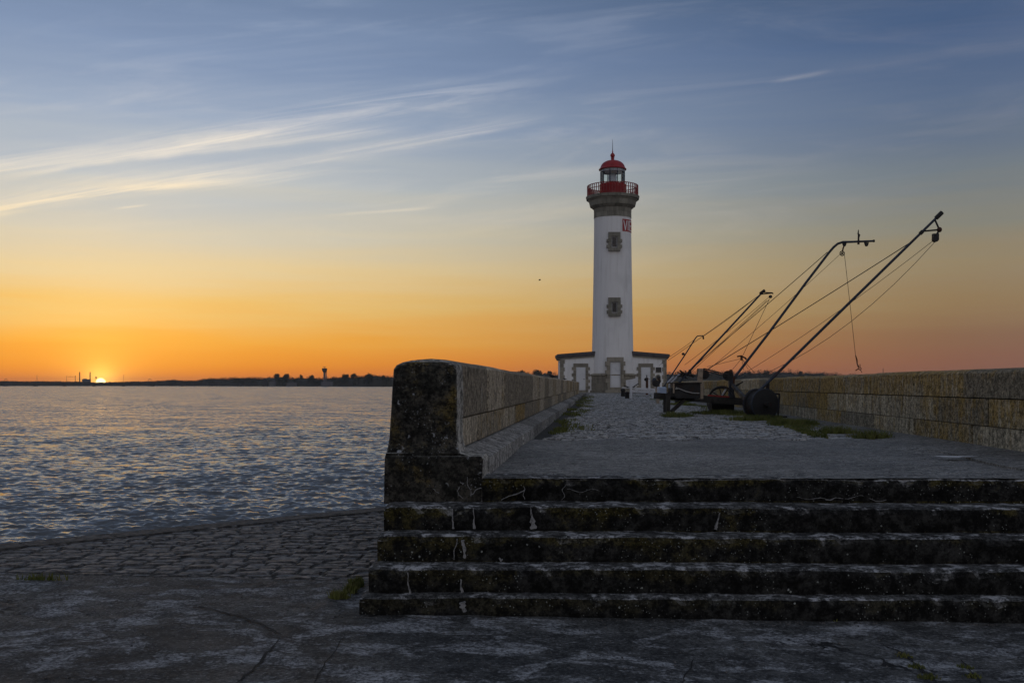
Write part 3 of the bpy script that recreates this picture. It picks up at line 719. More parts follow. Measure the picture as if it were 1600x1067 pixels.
# ------------------------------------------------------------------ parapets (built stone by stone)
def ring_at(prof, y, xf, ins=0.0):
    cx = sum(p[0] for p in prof) / len(prof); cz = sum(p[1] for p in prof) / len(prof)
    out = []
    for x, z in prof:
        v_ = Vector((x - cx, z - cz)); l = v_.length; v_ *= max(0, (l - ins)) / l
        out.append((xf(y, cx + v_.x), y, cz + v_.y))
    return out
def stone(prof, y0, y1, xf, name, mat, parent, dxx=0.0, bev=.016, gap=.016):
    f = lambda y, o: xf(y, o + dxx)
    y0 += gap; y1 -= gap
    return MB().rings([ring_at(prof, y0, f, bev), ring_at(prof, y0 + bev, f), ring_at(prof, y1 - bev, f), ring_at(prof, y1, f, bev)]).build(name, mat, parent)
def courses(parent, xf, profs, y0, y1, length, mat_first, mat, seeds):
    for c, (prof, nm, m) in enumerate(profs):
        g = random.Random(seeds + c); y = y0; first = True
        ln = length * g.uniform(.5, .9) if c % 2 else length
        while y < y1 - .05:
            e = min(y + ln * g.uniform(.85, 1.15), y1)
            if y1 - e < .5: e = y1
            dz_ = g.uniform(-.007, .007) if c == 0 else 0.0; zm = max(p[1] for p in prof)
            stone([(px_, pz_ + dz_ * (pz_ > zm - .1)) for px_, pz_ in prof], y, e, xf, nm, mat_first if first and mat_first else m, parent, g.uniform(-.008, .008))
            y = e; ln = length; first = False
lw = thing('parapet_wall', 'grey stone parapet with sloped ledge and domed lichened end block', 'wall', (-.65, 7.25, 0))
T_up = [(-.895, .42), (-.405, .42), (-.398, .80), (-.43, .826), (-.53, .852), (-.64, .860), (-.75, .852), (-.825, .832), (-.862, .80)]
T_lo = [(-.905, .19), (-.415, .19), (-.408, .408), (-.895, .408)]
T_pl = [(-.918, -.17), (-.195, -.17), (-.200, .118), (-.385, .178), (-.918, .178)]
XL = lambda y, o: o + SL * (y - 7.2)
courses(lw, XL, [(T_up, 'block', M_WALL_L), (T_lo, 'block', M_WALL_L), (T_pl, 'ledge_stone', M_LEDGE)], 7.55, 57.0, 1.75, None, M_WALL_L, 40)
MB().rings([[(XL(y, x), y, z) for x, z in [(-.86, -.16), (-.46, -.16), (-.46, .77), (-.82, .77)]] for y in (7.8, 57.05)]).build('mortar_core', M_MORTAR, lw)
# end pillar: one rounded upper stone, a lower one that flares into the plinth
def end_stone(rows, nm, mat):
    """rows: (z, x0, x1, yfront) rounded-corner sections"""
    rr = []
    for z, x0, x1, yf, rc in rows:
        sec = []
        for cxn, cyn, a0 in ((x0 + rc, yf + rc, 180), (x1 - rc, yf + rc, 270)):
            for k in range(5): a = R(a0 + 90 * k / 4); sec.append((cxn + rc * math.cos(a), cyn + rc * math.sin(a), z))
        sec += [(x1 + .03, 7.56, z), (x0 + .03, 7.56, z)]
        rr.append(sec)
    return MB().rings(rr).build(nm, mat, lw, smooth=True)
end_stone([(.418, -.893, -.402, 7.28, .05), (.60, -.884, -.400, 7.285, .05), (.78, -.872, -.404, 7.29, .05), (.812, -.855, -.412, 7.305, .07), (.834, -.815, -.44, 7.33, .09), (.850, -.75, -.51, 7.37, .1), (.853, -.69, -.58, 7.42, .05)], 'block', M_WEND)
end_stone([(.168, -.915, -.38, 7.21, .03), (.195, -.912, -.385, 7.235, .04), (.235, -.908, -.395, 7.265, .05), (.28, -.902, -.404, 7.28, .05), (.416, -.895, -.404, 7.282, .05)], 'block', M_WEND)
end_stone([(-.19, -.925, -.215, 7.165, .02), (.02, -.922, -.212, 7.168, .02), (.13, -.920, -.206, 7.172, .02), (.150, -.918, -.22, 7.18, .02)], 'plinth_stone', M_WEND)
MB().rings([[(-.917, 7.19, .146), (-.225, 7.19, .122), (-.225, 7.56, .126), (-.917, 7.56, .180)], [(-.912, 7.20, .172), (-.25, 7.20, .134), (-.22, 7.56, .138), (-.912, 7.56, .184)], [(-.912, 7.24, .178), (-.41, 7.24, .178), (-.38, 7.56, .184), (-.912, 7.56, .186)]]).build('ledge_stone', M_WEND, lw)
for a in [(730, 745, 736, 775, 2.5, 3, 1), (734, 773, 752, 762, 3, 4, 1), (719, 752, 723, 757, 2, 3, .5), (717, 760, 716, 772, 4, 2, .8), (716, 773, 724, 779, 2, 3, .3), (677, 764, 686, 770, 2, 1.5, .5)]:
    px0, py0, px1, py1, w0, w1, kk = a; deposit(lw, px0, py0, px1, py1, w0, w1, 7.165, kk)

rw = thing('parapet_wall', 'ochre lichened block parapet behind the fishing booms', 'wall', (5.0, 7.3, 0))
XR = lambda y, o: RX(y) + o
U_up = [(.0, .534), (.50, .534), (.47, .80), (.40, .828), (.25, .842), (.10, .834), (.03, .812), (.006, .79)]
U_mi = [(-.006, .246), (.51, .246), (.50, .522), (-.002, .522)]
U_lo = [(-.014, -.12), (.52, -.12), (.51, .238), (-.008, .238)]
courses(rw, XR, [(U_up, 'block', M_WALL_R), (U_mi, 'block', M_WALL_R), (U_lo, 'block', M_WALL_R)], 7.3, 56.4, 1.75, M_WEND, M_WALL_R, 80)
MB().rings([[(RX(y, x), y, z) for x, z in [(.06, -.1), (.45, -.1), (.43, .77), (.07, .77)]] for y in (7.36, 56.3)]).build('mortar_core', M_MORTAR, rw)
# parapet round the pier head
hw = thing('parapet_wall', 'low stone parapet curving round the pier head behind the lighthouse', 'wall', (13, 68, 0))
pts = [Vector((RX(56.5, .25), 56.5))] + [Vector((head_c[0] + 9.9 * math.sin(R(a)), head_c[1] - 9.9 * math.cos(R(a)))) for a in range(32, 326, 7)]
for q0, q1 in zip(pts[:-1], pts[1:]):
    n = max(1, round((q1 - q0).length / 1.6))
    for k in range(n):
        a, b_ = q0.lerp(q1, k / n), q0.lerp(q1, (k + 1) / n); dr = (b_ - a).normalized(); nn = Vector((-dr.y, dr.x)) * .25; a = a + dr * .006; b_ = b_ - dr * .006
        MB().rings([[(p.x + nn.x * s_, p.y + nn.y * s_, z) for s_, z in ((-1, -.1), (1, -.1), (.96, .76), (.5, .82), (-.5, .82), (-.96, .76))] for p in (a, b_)]).build('block', M_WALL_R, hw)
# narrow concrete footing along the foot of the right parapet
foot = MB().rings([[(RX(y, x) + (.04 * math.sin(y * 2.1) if x < -.1 else 0), y, z) for x, z in [(-.62, -.05), (-.62, .004), (-.3, .016), (.0, .04), (.0, -.05)]] for y in np.arange(7.25, 56, .5)])
struct(foot.build('footing_strip', M_DECK, smooth=True))

# ------------------------------------------------------------------ setts
def stone_variants(mat, name, n=6, w=.5, l=.5):
    out = []
    for k in range(n):
        b = MB(); g = random.Random(k + 100); rr = []
        for z, ins in ((-.06, .0), (-.018, .0), (-.004, .07), (0.0, .18)):
            rr.append([(sx * (w - ins) + g.uniform(-.05, .05), sy * (l - ins * .8) + g.uniform(-.05, .05), z + (g.uniform(-.003, .003) if ins else 0)) for sx, sy in ((-1, -1), (0, -1.03), (1, -1), (1, 1), (0, 1.03), (-1, 1))])
        b.rings(rr); out.append(b)
    return out
def lay(parent, spots, mat, name, limit=300):
    """spots: (x,y,z,w,l,rot); the largest in the picture become single stones, the rest one part"""
    spots.sort(key=lambda s: s[1])
    vb = stone_variants(mat, name)
    protos = []
    for b in vb:
        me = bpy.data.meshes.new(name); me.from_pydata(b.v, [], b.f); me.materials.append(mat)
        import bmesh
        bm = bmesh.new(); bm.from_mesh(me); bmesh.ops.recalc_face_normals(bm, faces=bm.faces); bm.to_mesh(me); bm.free(); protos.append(me)
    for i, (x, y, z, w, l, r) in enumerate(spots[:limit]):
        o = bpy.data.objects.new(name, protos[i % len(protos)]); COL.objects.link(o); o.parent = parent
        o.location = (x, y, z); o.scale = (w, l, 1); o.rotation_euler = (rnd.uniform(-.03, .03), rnd.uniform(-.03, .03), r)
    if len(spots) > limit:
        V, Fc = [], []
        for i, (x, y, z, w, l, r) in enumerate(spots[limit:]):
            b = vb[i % len(vb)]; o = len(V); c, s_ = math.cos(r), math.sin(r); tx, ty = rnd.uniform(-.05, .05), rnd.uniform(-.05, .05)
            for (a, e, h) in b.v:
                a, e = a * w, e * l; V.append((x + a * c - e * s_, y + a * s_ + e * c, z + h + a * tx + e * ty))
            Fc += [tuple(k + o for k in f) for f in b.f]
        m = MB(); m.v, m.f = V, Fc; stuff(m.build(name + '_mass', mat, parent, fixn=False))
def rise(y): f = max(0.0, min(1.0, (y - 28) / 38.0)); return .10 * f * f * (3 - 2 * f)
base = MB(); ys = np.arange(12.1, 70, 2.0)
for y in ys: base.v += [(LX(y, -.22), y, -.022 + rise(y)), (RX(y, .02), y, -.022 + rise(y))]
for k in range(len(ys) - 1): base.f.append((2 * k, 2 * k + 1, 2 * k + 3, 2 * k + 2))
pav = struct(base.build('pier_pavement', M_SOIL, fixn=False))
spots = []; y = 12.22
while y < 66:
    l = rnd.uniform(.13, .17) if y < 40 else .2
    x = LX(y, -.2) + .22 + .10 * math.sin(y * .9) + rnd.uniform(0, .12); xe = RX(y, -.72) if y < 56 else LX(y, 5.4)
    x0 = x
    while x < xe:
        w = rnd.uniform(.15, .26)
        sag = .02 * math.sin(x * 1.3 + y * .4) * math.sin(y * .7)
        miss = rnd.random() < .02
        if not miss: spots.append((x + w / 2, y + l / 2 + .012 * math.sin(x * 5), -.004 + rise(y) + rnd.uniform(-.012, .012) + sag * .5, w - .016, l - .014, rnd.uniform(-.03, .03)))
        x += w
    y += l
lay(pav, spots, M_COB, 'sett')
# head paving beyond
struct(MB().prism([(head_c[0] + 9.6 * math.sin(R(a)), head_c[1] - 9.6 * math.cos(R(a))) for a in range(0, 360, 12)], -.05, .084).build('pier_head_paving', M_DECK))
# slipway stones left of the stairs
qp = [(-.85, 7.38), (-1.25, 7.39), (-2.6, 7.52), (-3.95, 7.70), (-7.0, 7.85), (-7.0, 7.0)]
sb = MB(); sb.v = [(-.8, 7.36, GZ - .021), (-4.2, 7.66, GZ - .021), (-6.32, 7.68, GZ - .021), (-1.35, 12.05, GZ - .021), (LX(12, -.85), 12.05, GZ - .021)]; sb.f = [(0, 4, 3, 2, 1)]
slip = struct(sb.build('slipway', M_SOIL, fixn=True))
spots = []; y = 7.42
def edge_x(y): return -1.6 + (y - 11.85) * (3.09 / 2.73)
def joint_y(x): return float(np.interp(-x, [.8, 1.25, 2.6, 3.95, 7], [7.36, 7.39, 7.50, 7.68, 7.85]))
while y < 12.0:
    l = rnd.uniform(.09, .14); x = edge_x(y) + .38 + rnd.uniform(0, .1)
    while x < LX(y, -.93):
        w = rnd.uniform(.14, .31)
        if y > joint_y(x) + .03: spots.append((min(x + w / 2, LX(y, -.93) - .02), y + l / 2 + .05 * math.sin(x * .9), GZ - .008 + rnd.uniform(-.008, .007), w - .012, l - .010, rnd.uniform(-.06, .06)))
        x += w
    y += l
lay(slip, spots, M_SLIP, 'paving_stone')
k = 0; s_ = 0.0; dr = (E1 - E0).normalized(); nn = Vector((-dr.y, dr.x))
if nn.y > 0: nn = -nn
while s_ < 14:
    ln = rnd.uniform(.7, 1.1); a, b_ = E0 + dr * (s_ + .006), E0 + dr * (s_ + ln - .006)
    MB().rings([[(p.x + nn.x * o, p.y + nn.y * o, z) for o, z in ((0.0, -2.2), (.0, GZ - .03), (.03, GZ - .002), (.36, GZ + .004), (.38, GZ - .02), (.38, -2.2))] for p in (a, b_)]).build('kerb_stone', M_KERB, slip)
    s_ += ln

# ------------------------------------------------------------------ grass
def blades(spots, h0, h1, w=.006, lean=.5):
    b = MB()
    for x, y, z in spots:
        a = rnd.uniform(0, 6.28); h = rnd.uniform(h0, h1); q = rnd.uniform(.1, lean) * h; la = rnd.uniform(0, 6.28); i = len(b.v)
        ca, sa = math.cos(a) * w, math.sin(a) * w; lx, ly = math.cos(la) * q, math.sin(la) * q
        b.v += [(x - ca, y - sa, z), (x + ca, y + sa, z), (x + ca * .7 + lx * .4, y + sa * .7 + ly * .4, z + h * .6), (x - ca * .7 + lx * .4, y - sa * .7 + ly * .4, z + h * .6), (x + lx, y + ly, z + h)]
        b.f += [(i, i + 1, i + 2, i + 3), (i + 3, i + 2, i + 4)]
    return b
def blob(cx, cy, rx, ry, n, z=-.02, rot=0.0):
    out = []
    c, s_ = math.cos(rot), math.sin(rot)
    for k in range(n):
        r = math.sqrt(rnd.random()); a = rnd.uniform(0, 6.28); r *= .75 + .35 * math.sin(3 * a + cx * 7) * math.sin(5 * a + cy)
        p, q = rx * r * math.cos(a), ry * r * math.sin(a); out.append((cx + p * c - q * s_, cy + p * s_ + q * c, z + (0.10 * max(0.0, min(1.0, (cy - 28) / 38.0)) if cy > 28 else 0)))
    return out
sp = []
y = 12.6
while y < 55:
    w = .28 + .12 * math.sin(y * 1.7); 
    if math.sin(y * .8 + 1) > -.75: sp += blob(LX(y, -.2) + .36 + .16 * math.sin(y * 1.3), y, w, .45, int(70 if y < 25 else 60))
    y += rnd.uniform(.5, .9)
y = 13.2
while y < 54:
    w = .32 + .2 * math.sin(y * 1.1 + 2)
    sp += blob(RX(y, -.85 - .25 * math.sin(y * .6)), y, max(.15, w), .5, int(420 if y < 24 else 200))
    y += rnd.uniform(.6, 1.0)
for px0, px1, py, n in ((1025, 1090, 650, 900), (1080, 1180, 645, 1600), (1130, 1230, 655, 1500), (1200, 1290, 663, 1500), (1040, 1080, 632, 500), (1280, 1340, 676, 700), (1330, 1392, 684, 700), (880, 905, 640, 300), (862, 890, 672, 420), (1010, 1040, 626, 300), (975, 1040, 621, 260)):
    d = F * EYE / (py - HOR); sp += blob(PX((px0 + px1) / 2, d), d, (px1 - px0) / 2 * d / F * 1.1, d * .035, n)
sp2 = []
for px0, px1, py, n in ((1030, 1085, 651, 700), (1085, 1175, 647, 1500), (1140, 1225, 657, 1300), (1195, 1285, 664, 1800), (1280, 1335, 677, 500), (1335, 1388, 685, 500), (1200, 1215, 655, 300)):
    d = F * EYE / (py - HOR); sp2 += blob(PX((px0 + px1) / 2, d), d, (px1 - px0) / 2 * d / F * 1.05, d * .025, n)
gb = blades(sp2, .05, .15, .006, .7); g2 = blades(sp, .02, .075, .008); o_ = len(g2.v); g2.v += gb.v; g2.f += [tuple(k + o_ for k in f) for f in gb.f]
stuff(tag(g2.build('pier_grass', M_GRASS, fixn=False), 'green tufts of grass growing along the pier walls and under the booms', 'grass'))
sp = []
for px, py, rx, n, ry in ((556, 915, 16, 420, .14), (530, 934, 20, 380, .05), (548, 925, 14, 220, .06), (60, 906, 45, 120, .03)):
    d = F * (EYE - GZ) / (py - HOR); sp += blob(PX(px, d), d, rx * d / F, ry, n, GZ - .01)
stuff(tag(blades(sp, .02, .075, .005).build('verge_grass', M_GRASS, fixn=False), 'tuft of grass at the foot of the stairs beside the slipway', 'grass'))
sp = []
for px, py, rx, n in ((1412, 1024, 14, 130), (1432, 1042, 18, 190), (1450, 1058, 22, 200), (1508, 1042, 9, 110), (1520, 1056, 14, 150), (1310, 968, 14, 60)):
    d = F * (EYE - zg(2.0)) / (py - HOR); sp += blob(PX(px, d), d, rx * d / F, .05, n, zg(2.0) - .01, .6)
stuff(tag(blades(sp, .008, .03, .004).build('crack_moss', M_GRASS, fixn=False), 'green moss and weeds filling the cracks of the quay concrete', 'weeds'))
# loose grit and pebbles
def grit(n, fx, size):
    b = MB()
    for k in range(n):
        x, y, z = fx(); r = size * rnd.uniform(.4, 1) ** 1.6; a = rnd.uniform(0, 6.28); i = len(b.v)
        q = [(math.cos(a + t) * r * rnd.uniform(.7, 1.2), math.sin(a + t) * r * rnd.uniform(.7, 1.2)) for t in (0, 1.57, 3.14, 4.71)]
        b.v += [(x + p, y + o, z) for p, o in q] + [(x + p * .5, y + o * .5, z + r * rnd.uniform(.5, .9)) for p, o in q]
        b.f += [(i + 4, i + 5, i + 6, i + 7)] + [(i + j, i + (j + 1) % 4, i + 4 + (j + 1) % 4, i + 4 + j) for j in range(4)]
    return b
def _q(): x, y = rnd.uniform(-4.5, 4.2), 3.4 + 3.9 * rnd.random() ** .8; y = min(y, 6.2) if x > -1 else y; return x, y, zg(x) + .001
def _d(): y = rnd.uniform(7.3, 12.2); return rnd.uniform(LX(y, -.18), RX(y, -.1)), y, .002
ga = grit(1700, _q, .009); gb = grit(900, _d, .007); o_ = len(ga.v); ga.v += gb.v; ga.f += [tuple(k + o_ for k in f) for f in gb.f]
stuff(tag(ga.build('loose_grit', M_SLIP, fixn=False), 'loose grit and small pebbles scattered over the concrete', 'grit'))
# pale patch
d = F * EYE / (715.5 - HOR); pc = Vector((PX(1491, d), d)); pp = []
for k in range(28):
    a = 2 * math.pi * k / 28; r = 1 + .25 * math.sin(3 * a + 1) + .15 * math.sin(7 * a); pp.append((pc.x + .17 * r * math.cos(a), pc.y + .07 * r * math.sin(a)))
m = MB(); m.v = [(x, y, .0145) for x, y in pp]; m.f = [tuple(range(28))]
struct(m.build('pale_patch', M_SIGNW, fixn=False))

# ------------------------------------------------------------------ lighthouse
LD = 76.0; LCX = PX(959.3, LD); LY = 77.0
def lz(py): return PZ(py, LD)
def lw_(px): return px * LD / F
lh = thing('lighthouse', 'white round lighthouse tower with red lantern on stone base', 'lighthouse', (LCX, LY, 0))
Rb, Rt = lw_(34.0), lw_(29.2)
ztop = lz(338.5)
def Rz(z): f = max(0, min(1, z / ztop)); return Rb + (Rt - Rb) * (1 - (1 - f) ** 1.35)
prof = [(Rz(z), z) for z in np.linspace(lz(586), ztop, 26)]
tower = MB().lathe(prof, LCX, LY, 56).build('tower', M_WHITE, lh, smooth=True)
# round stone base, coursed
g = random.Random(5)
zc = np.linspace(-.03, lz(586.5), 6)
for k in range(5):
    z0, z1 = zc[k] + .006, zc[k + 1] - .006; r1 = lw_(38.5) if k < 1 else lw_(36.2); n = 14; off = .22 * (k % 2)
    for j in range(n):
        a0 = 2 * math.pi * (j + off) / n + .004; a1 = 2 * math.pi * (j + 1 + off) / n - .004; ro = r1 + g.uniform(-.01, .012)
        MB().lathe([(r1 - .3, z0), (ro, z0), (ro, z1), (r1 - .3, z1)], LCX, LY, 4, a0, a1, True).build('base_stone', M_GRAN, lh)
MB().lathe([(lw_(33), lz(587.2)), (lw_(37.8), lz(586.8)), (lw_(38.4), lz(585.6)), (lw_(37.2), lz(584.4)), (lw_(33.5), lz(583.2))], LCX, LY, 56).build('base_moulding', M_GRAN, lh, smooth=True)
# corbelled stone crown
rings_ = [(338.5, 330.6, 29.7, 29.5), (330.4, 323.4, 29.5, 29.9), (323.2, 320.0, 31.0, 35.0), (319.8, 312.0, 35.6, 37.4), (311.8, 309.2, 37.9, 39.6), (309.0, 304.6, 41.4, 42.3)]
for k, (ya, yb, ra, rb) in enumerate(rings_):
    n = 16; off = .5 * (k % 2)
    for j in range(n):
        a0 = 2 * math.pi * (j + off) / n + .003; a1 = 2 * math.pi * (j + 1 + off) / n - .003
        MB().lathe([(lw_(26), lz(ya)), (lw_(ra), lz(ya)), (lw_(rb), lz(yb)), (lw_(26), lz(yb))], LCX, LY, 4, a0, a1, True).build('crown_stone', M_GRAN_D, lh)
MB().lathe([(0.02, lz(304.4)), (lw_(41.8), lz(304.4)), (lw_(41.8), lz(338)), (0.02, lz(338))][:2] + [(lw_(41.6), lz(305.4)), (.02, lz(305.4))], LCX, LY, 40).build('gallery_floor', M_GRAN_D, lh)
# gallery railing
gz = lz(304.6); rt = lz(287.0); rr_ = lw_(39.8)
ral = MB().lathe([(rr_ - .03, rt - .05), (rr_ + .03, rt - .05), (rr_ + .03, rt), (rr_ - .03, rt)], LCX, LY, 48, closed_prof=True).build('railing', M_REDD, lh)
for zz in (gz + .12, (gz + rt) / 2 + .12): MB().lathe([(rr_ - .018, zz - .02), (rr_ + .018, zz - .02), (rr_ + .018, zz + .02), (rr_ - .018, zz + .02)], LCX, LY, 48, closed_prof=True).build('rail', M_REDD, ral)
bal = None
for k in range(56):
    a = 2 * math.pi * k / 56
    if bal is None: bal = MB().tube([(LCX, LY, gz - .02), (LCX, LY, rt - .02)], .016, 6).build('baluster', M_REDD, ral); c = bal
    else: c = bal.copy(); COL.objects.link(c)
    c.location = (rr_ * math.sin(a), -rr_ * math.cos(a), 0)
    if k % 7 == 0: c.scale = (2.1, 2.1, 1)
# lantern
MB().lathe([(.02, gz), (lw_(20.6), gz), (lw_(20.6), lz(285.4)), (lw_(20.9), lz(284.9)), (lw_(19.8), lz(284.2)), (.02, lz(284.2))], LCX, LY, 32).build('lantern_base', M_RED, lh, smooth=True)
lan_r = lw_(18.9); z0, z1 = lz(284.2), lz(262.0)
for k in range(10):
    a = 2 * math.pi * (k + .5) / 10; a2 = 2 * math.pi * (k + 1.5) / 10
    MB().tube([(LCX + lan_r * math.sin(a), LY - lan_r * math.cos(a), z0 - .02), (LCX + lan_r * math.sin(a), LY - lan_r * math.cos(a), z1 + .02)], .035, 6).build('mullion', M_STEEL, lh)
    MB().rings([[(LCX + r * math.sin(q), LY - r * math.cos(q), z) for q, r, z in ((a + .03, lan_r - .01, zz), (a2 - .03, lan_r - .01, zz), (a2 - .03, lan_r - .022, zz), (a + .03, lan_r - .022, zz))] for zz in (z0, z1 - .12)]).build('pane', M_GLASS, lh)
MB().lathe([(lan_r - .03, z1 - .16), (lan_r + .03, z1 - .16), (lan_r + .03, z1 + .05), (lan_r - .03, z1 + .05)], LCX, LY, 30, closed_prof=True).build('lantern_ring', M_ZINC, lh, smooth=True)
lz0 = lz(284.2)
MB().lathe([(.02, z1 - .02), (lan_r - .06, z1 - .02), (lan_r - .06, z1 + .03), (.02, z1 + .03)], LCX, LY, 30).build('lantern_ceiling', M_SIGNW, lh)
op = MB().lathe([(.02, lz0), (.16, lz0), (.16, lz0 + .12), (.31, lz0 + .16), (.33, lz0 + .62), (.28, lz0 + .74), (.12, lz0 + .82), (.02, lz0 + .83)], LCX, LY, 20).build('lamp', M_LENS, lh, smooth=True)
er = lw_(21.6)
dome = [(lan_r, z1 + .03), (er, z1 + .02), (er + .02, z1 + .07), (lw_(19.6), z1 + .20)]
dz0 = z1 + .2; dh = lz(246.0) - dz0
for k in range(1, 10): a = R(90 * k / 9.6); dome.append((lw_(18.6) * math.cos(a) + .03, dz0 + dh * math.sin(a)))
dome += [(.13, lz(246)), (.11, lz(243.6)), (.15, lz(243)), (.15, lz(242.2)), (.10, lz(241.6))]
dm = MB().lathe(dome, LCX, LY, 32).build('dome_roof', M_RED, lh, smooth=True)
MB().ball((LCX, LY, lz(238.4)), lw_(3.7), 14, 10).lathe([(.1, lz(242)), (.1, lz(236)), (.05, lz(234)), (.03, lz(230))], LCX, LY, 10).build('finial_ball', M_RED, dm, smooth=True)
MB().tube([(LCX, LY, lz(234.5)), (LCX, LY, lz(213))], [.03, .008], 6).build('lightning_rod', M_BLACK, dm)
# tower windows with stone surrounds
def surround(cx, yfront, ztop_, zbot, wo, wi, hl, teeth, mat, parent, dep=.16, sill=True, nm='surround_stone', flip=0):
    MB().quad_box(cx - wo, cx + wo, yfront, yfront + dep + .3, ztop_ - hl, ztop_).build('lintel', mat, parent)
    if sill: MB().quad_box(cx - wo, cx + wo, yfront, yfront + dep + .3, zbot, zbot + hl * .75).build('sill', mat, parent); zb = zbot + hl * .75
    else: zb = zbot
    zt = ztop_ - hl; n = teeth
    for sgn in (-1, 1):
        for k in range(n):
            z0, z1 = zb + (zt - zb) * k / n + .004, zb + (zt - zb) * (k + 1) / n - .004; w = wo + (.13 if (k + flip) % 2 else 0)
            MB().quad_box(cx + sgn * wi if sgn > 0 else cx - w, cx + w if sgn > 0 else cx - wi, yfront + .004 * (k % 2), yfront + dep + .3, z0, z1).build(nm, mat, parent)
for (yt, yb) in ((364.5, 393.5), (466, 495)):
    zt, zb = lz(yt), lz(yb); rz = Rz((zt + zb) / 2); yf = LY - rz - .21
    surround(LCX - .02, yf, zt, zb, lw_(9.3), lw_(4.6), lw_(6.5), 4, M_GRAN_D, lh, .2, True, 'surround_stone', 1)
    wd = MB().quad_box(LCX - .02 - lw_(4.7), LCX - .02 + lw_(4.7), yf + .13, yf + .3, zb + lw_(4), zt - lw_(6)).build('window', M_FRAME, lh)
    MB().quad_box(LCX - .02 - lw_(3.1), LCX - .02 + lw_(3.1), yf + .112, yf + .14, zb + lw_(6.5), zt - lw_(8)).build('pane', M_DARKWIN, wd)
# main door
def door(cx, yf, zt, zb, w, parent, seams=2):
    d_ = MB().quad_box(cx - w, cx + w, yf, yf + .08, zb, zt).build('door', M_DOOR, parent)
    hs = (zt - zb)
    zz = [zb + .06] + [zb + hs * (k + 1) / (seams + 1) for k in range(seams)] + [zt - .04]
    for k in range(len(zz) - 1): MB().quad_box(cx - w + .05, cx + w - .05, yf - .012, yf + .01, zz[k] + .015, zz[k + 1] - .015).build('panel', M_DOOR, d_)
    MB().ball((cx + w - .12, yf - .04, zb + hs * .48), .035, 8, 6).build('handle', M_BLACK, d_)
    return d_
fy = LY - lw_(38.5) - .10
surround(LCX + .02, fy, lz(558.5), lz(605), lw_(12.6), lw_(8.2), lw_(6.6), 6, M_GRAN, lh, .35, False)
door(LCX + .02, fy + .16, lz(565.4), lz(605), lw_(8.3), lh, 2)
MB().quad_box(LCX + .02 - lw_(12.7), LCX + .02 + lw_(12.7), fy - .22, fy + .6, -.03, lz(605.2), .015).build('doorstep', M_GRAN, lh)
MB().quad_box(LCX + .02 - lw_(16.5), LCX + .02 + lw_(14.5), fy - .52, fy - .2, -.04, lz(609.2), .015).build('doorstep', M_GRAN, lh)
# red name panel with white letters
zt, zb = lz(342.8), lz(362.0); rs = Rz((zt + zb) / 2) + .02
pan = MB().lathe([(rs - .04, zb), (rs, zb), (rs - .003, zt), (rs - .04, zt)], LCX, LY, 18, R(25.5), R(100), True).build('name_panel', M_RED, lh)
def glyph(strokes, a0, wdeg):
    zz0, zz1 = lz(360.0), lz(344.9); b = MB()
    for (xa, ya, xb, yb) in strokes:
        n = 5; t = .075
        A = []
        dx_, dy_ = (xb - xa) * R(wdeg) * rs, (yb - ya) * (zz1 - zz0); L_ = math.hypot(dx_, dy_); ox, oz = -dy_ / L_ * t / 2, dx_ / L_ * t / 2
        rr = []
        for k in range(n + 1):
            f = k / n; px_, pz_ = xa * R(wdeg) * rs + dx_ * f, zz0 + (ya * (zz1 - zz0)) + dy_ * f
            sec = []
            for (sx, rad) in ((1, rs + .012), (-1, rs + .012), (-1, rs - .01), (1, rs - .01)):
                an = R(a0) + (px_ + ox * sx) / rs; sec.append((LCX + rad * math.sin(an), LY - rad * math.cos(an), pz_ + oz * sx))
            rr.append(sec)
        b.rings(rr)
    b.build('letter', M_SIGNW, pan)
glyph([(0, 1, .5, 0), (.5, 0, 1, 1)], 29.5, 13); glyph([(0, 0, 0, 1)], 48.5, 10); glyph([(0, 0, 0, 1), (0, .97, 1, .97), (0, .5, .85, .5), (0, .03, 1, .03)], 56, 17)
# side wings
wy = LY - .55; dwy = wy / LD
def wing(sgn, px_out, px_in, eave0, eave1, doorc, doorl):
    xo, xi = PX(px_out, LD), PX(px_in, LD); a, b_ = min(xo, xi), max(xo, xi)
    zo, zi = lz(559), lz(555)
    pts = [(xo, -.03), (xi, -.03), (xi, zi), (xo, zo)]
    MB().prism_y(pts, wy, wy + 4.2).build('wing_wall', M_WHITE, lh)
    e = xo - sgn * -lw_(5.0)
    e = xo + sgn * lw_(4.6)
    for (o, ya, yb, zoff0, zoff1, m) in ((lw_(2.6), 561.5, 557.2, 0, .10, M_GRAN_D), (lw_(3.8), 559.6, 555.2, .0, .13, M_ROOF), (lw_(5.0), 557.2, 552.4, 0, .20, M_ROOF)):
        xo2 = xo + sgn * o; y0_ = wy - o * .8
        MB().prism_y([(xo2, lz(ya)), (xi, lz(yb) + .0), (xi, lz(yb) + zoff1), (xo2, lz(ya) + zoff1)], y0_, wy + 4.2 + o * .8).build('cornice', m, lh)
    # quoins on the outer corner
    n = 9; z1 = lz(562)
    for k in range(n):
        w = lw_(4.6 if k % 2 else 6.4); q0, q1 = -.03 + (z1 + .03) * k / n + .004, -.03 + (z1 + .03) * (k + 1) / n - .004
        xa, xb = (xo + sgn * .03, xo - sgn * w); MB().quad_box(min(xa, xb), max(xa, xb), wy - .05, wy + .5, q0, q1).build('quoin', M_GRAN, lh)
    cx = PX(doorc, LD); surround(cx, wy - .06, lz(567.6), lz(612.6), lw_(11.6), lw_(7.4), lw_(5.6), 8, M_GRAN, lh, .2, False)
    door(cx, wy - .03, lz(573.4), lz(609.4), lw_(7.4), lh, 2)
    MB().quad_box(cx - lw_(7.4), cx + lw_(7.4), wy - .2, wy + .1, -.04, lz(609.6), .01).build('doorstep', M_GRAN, lh)
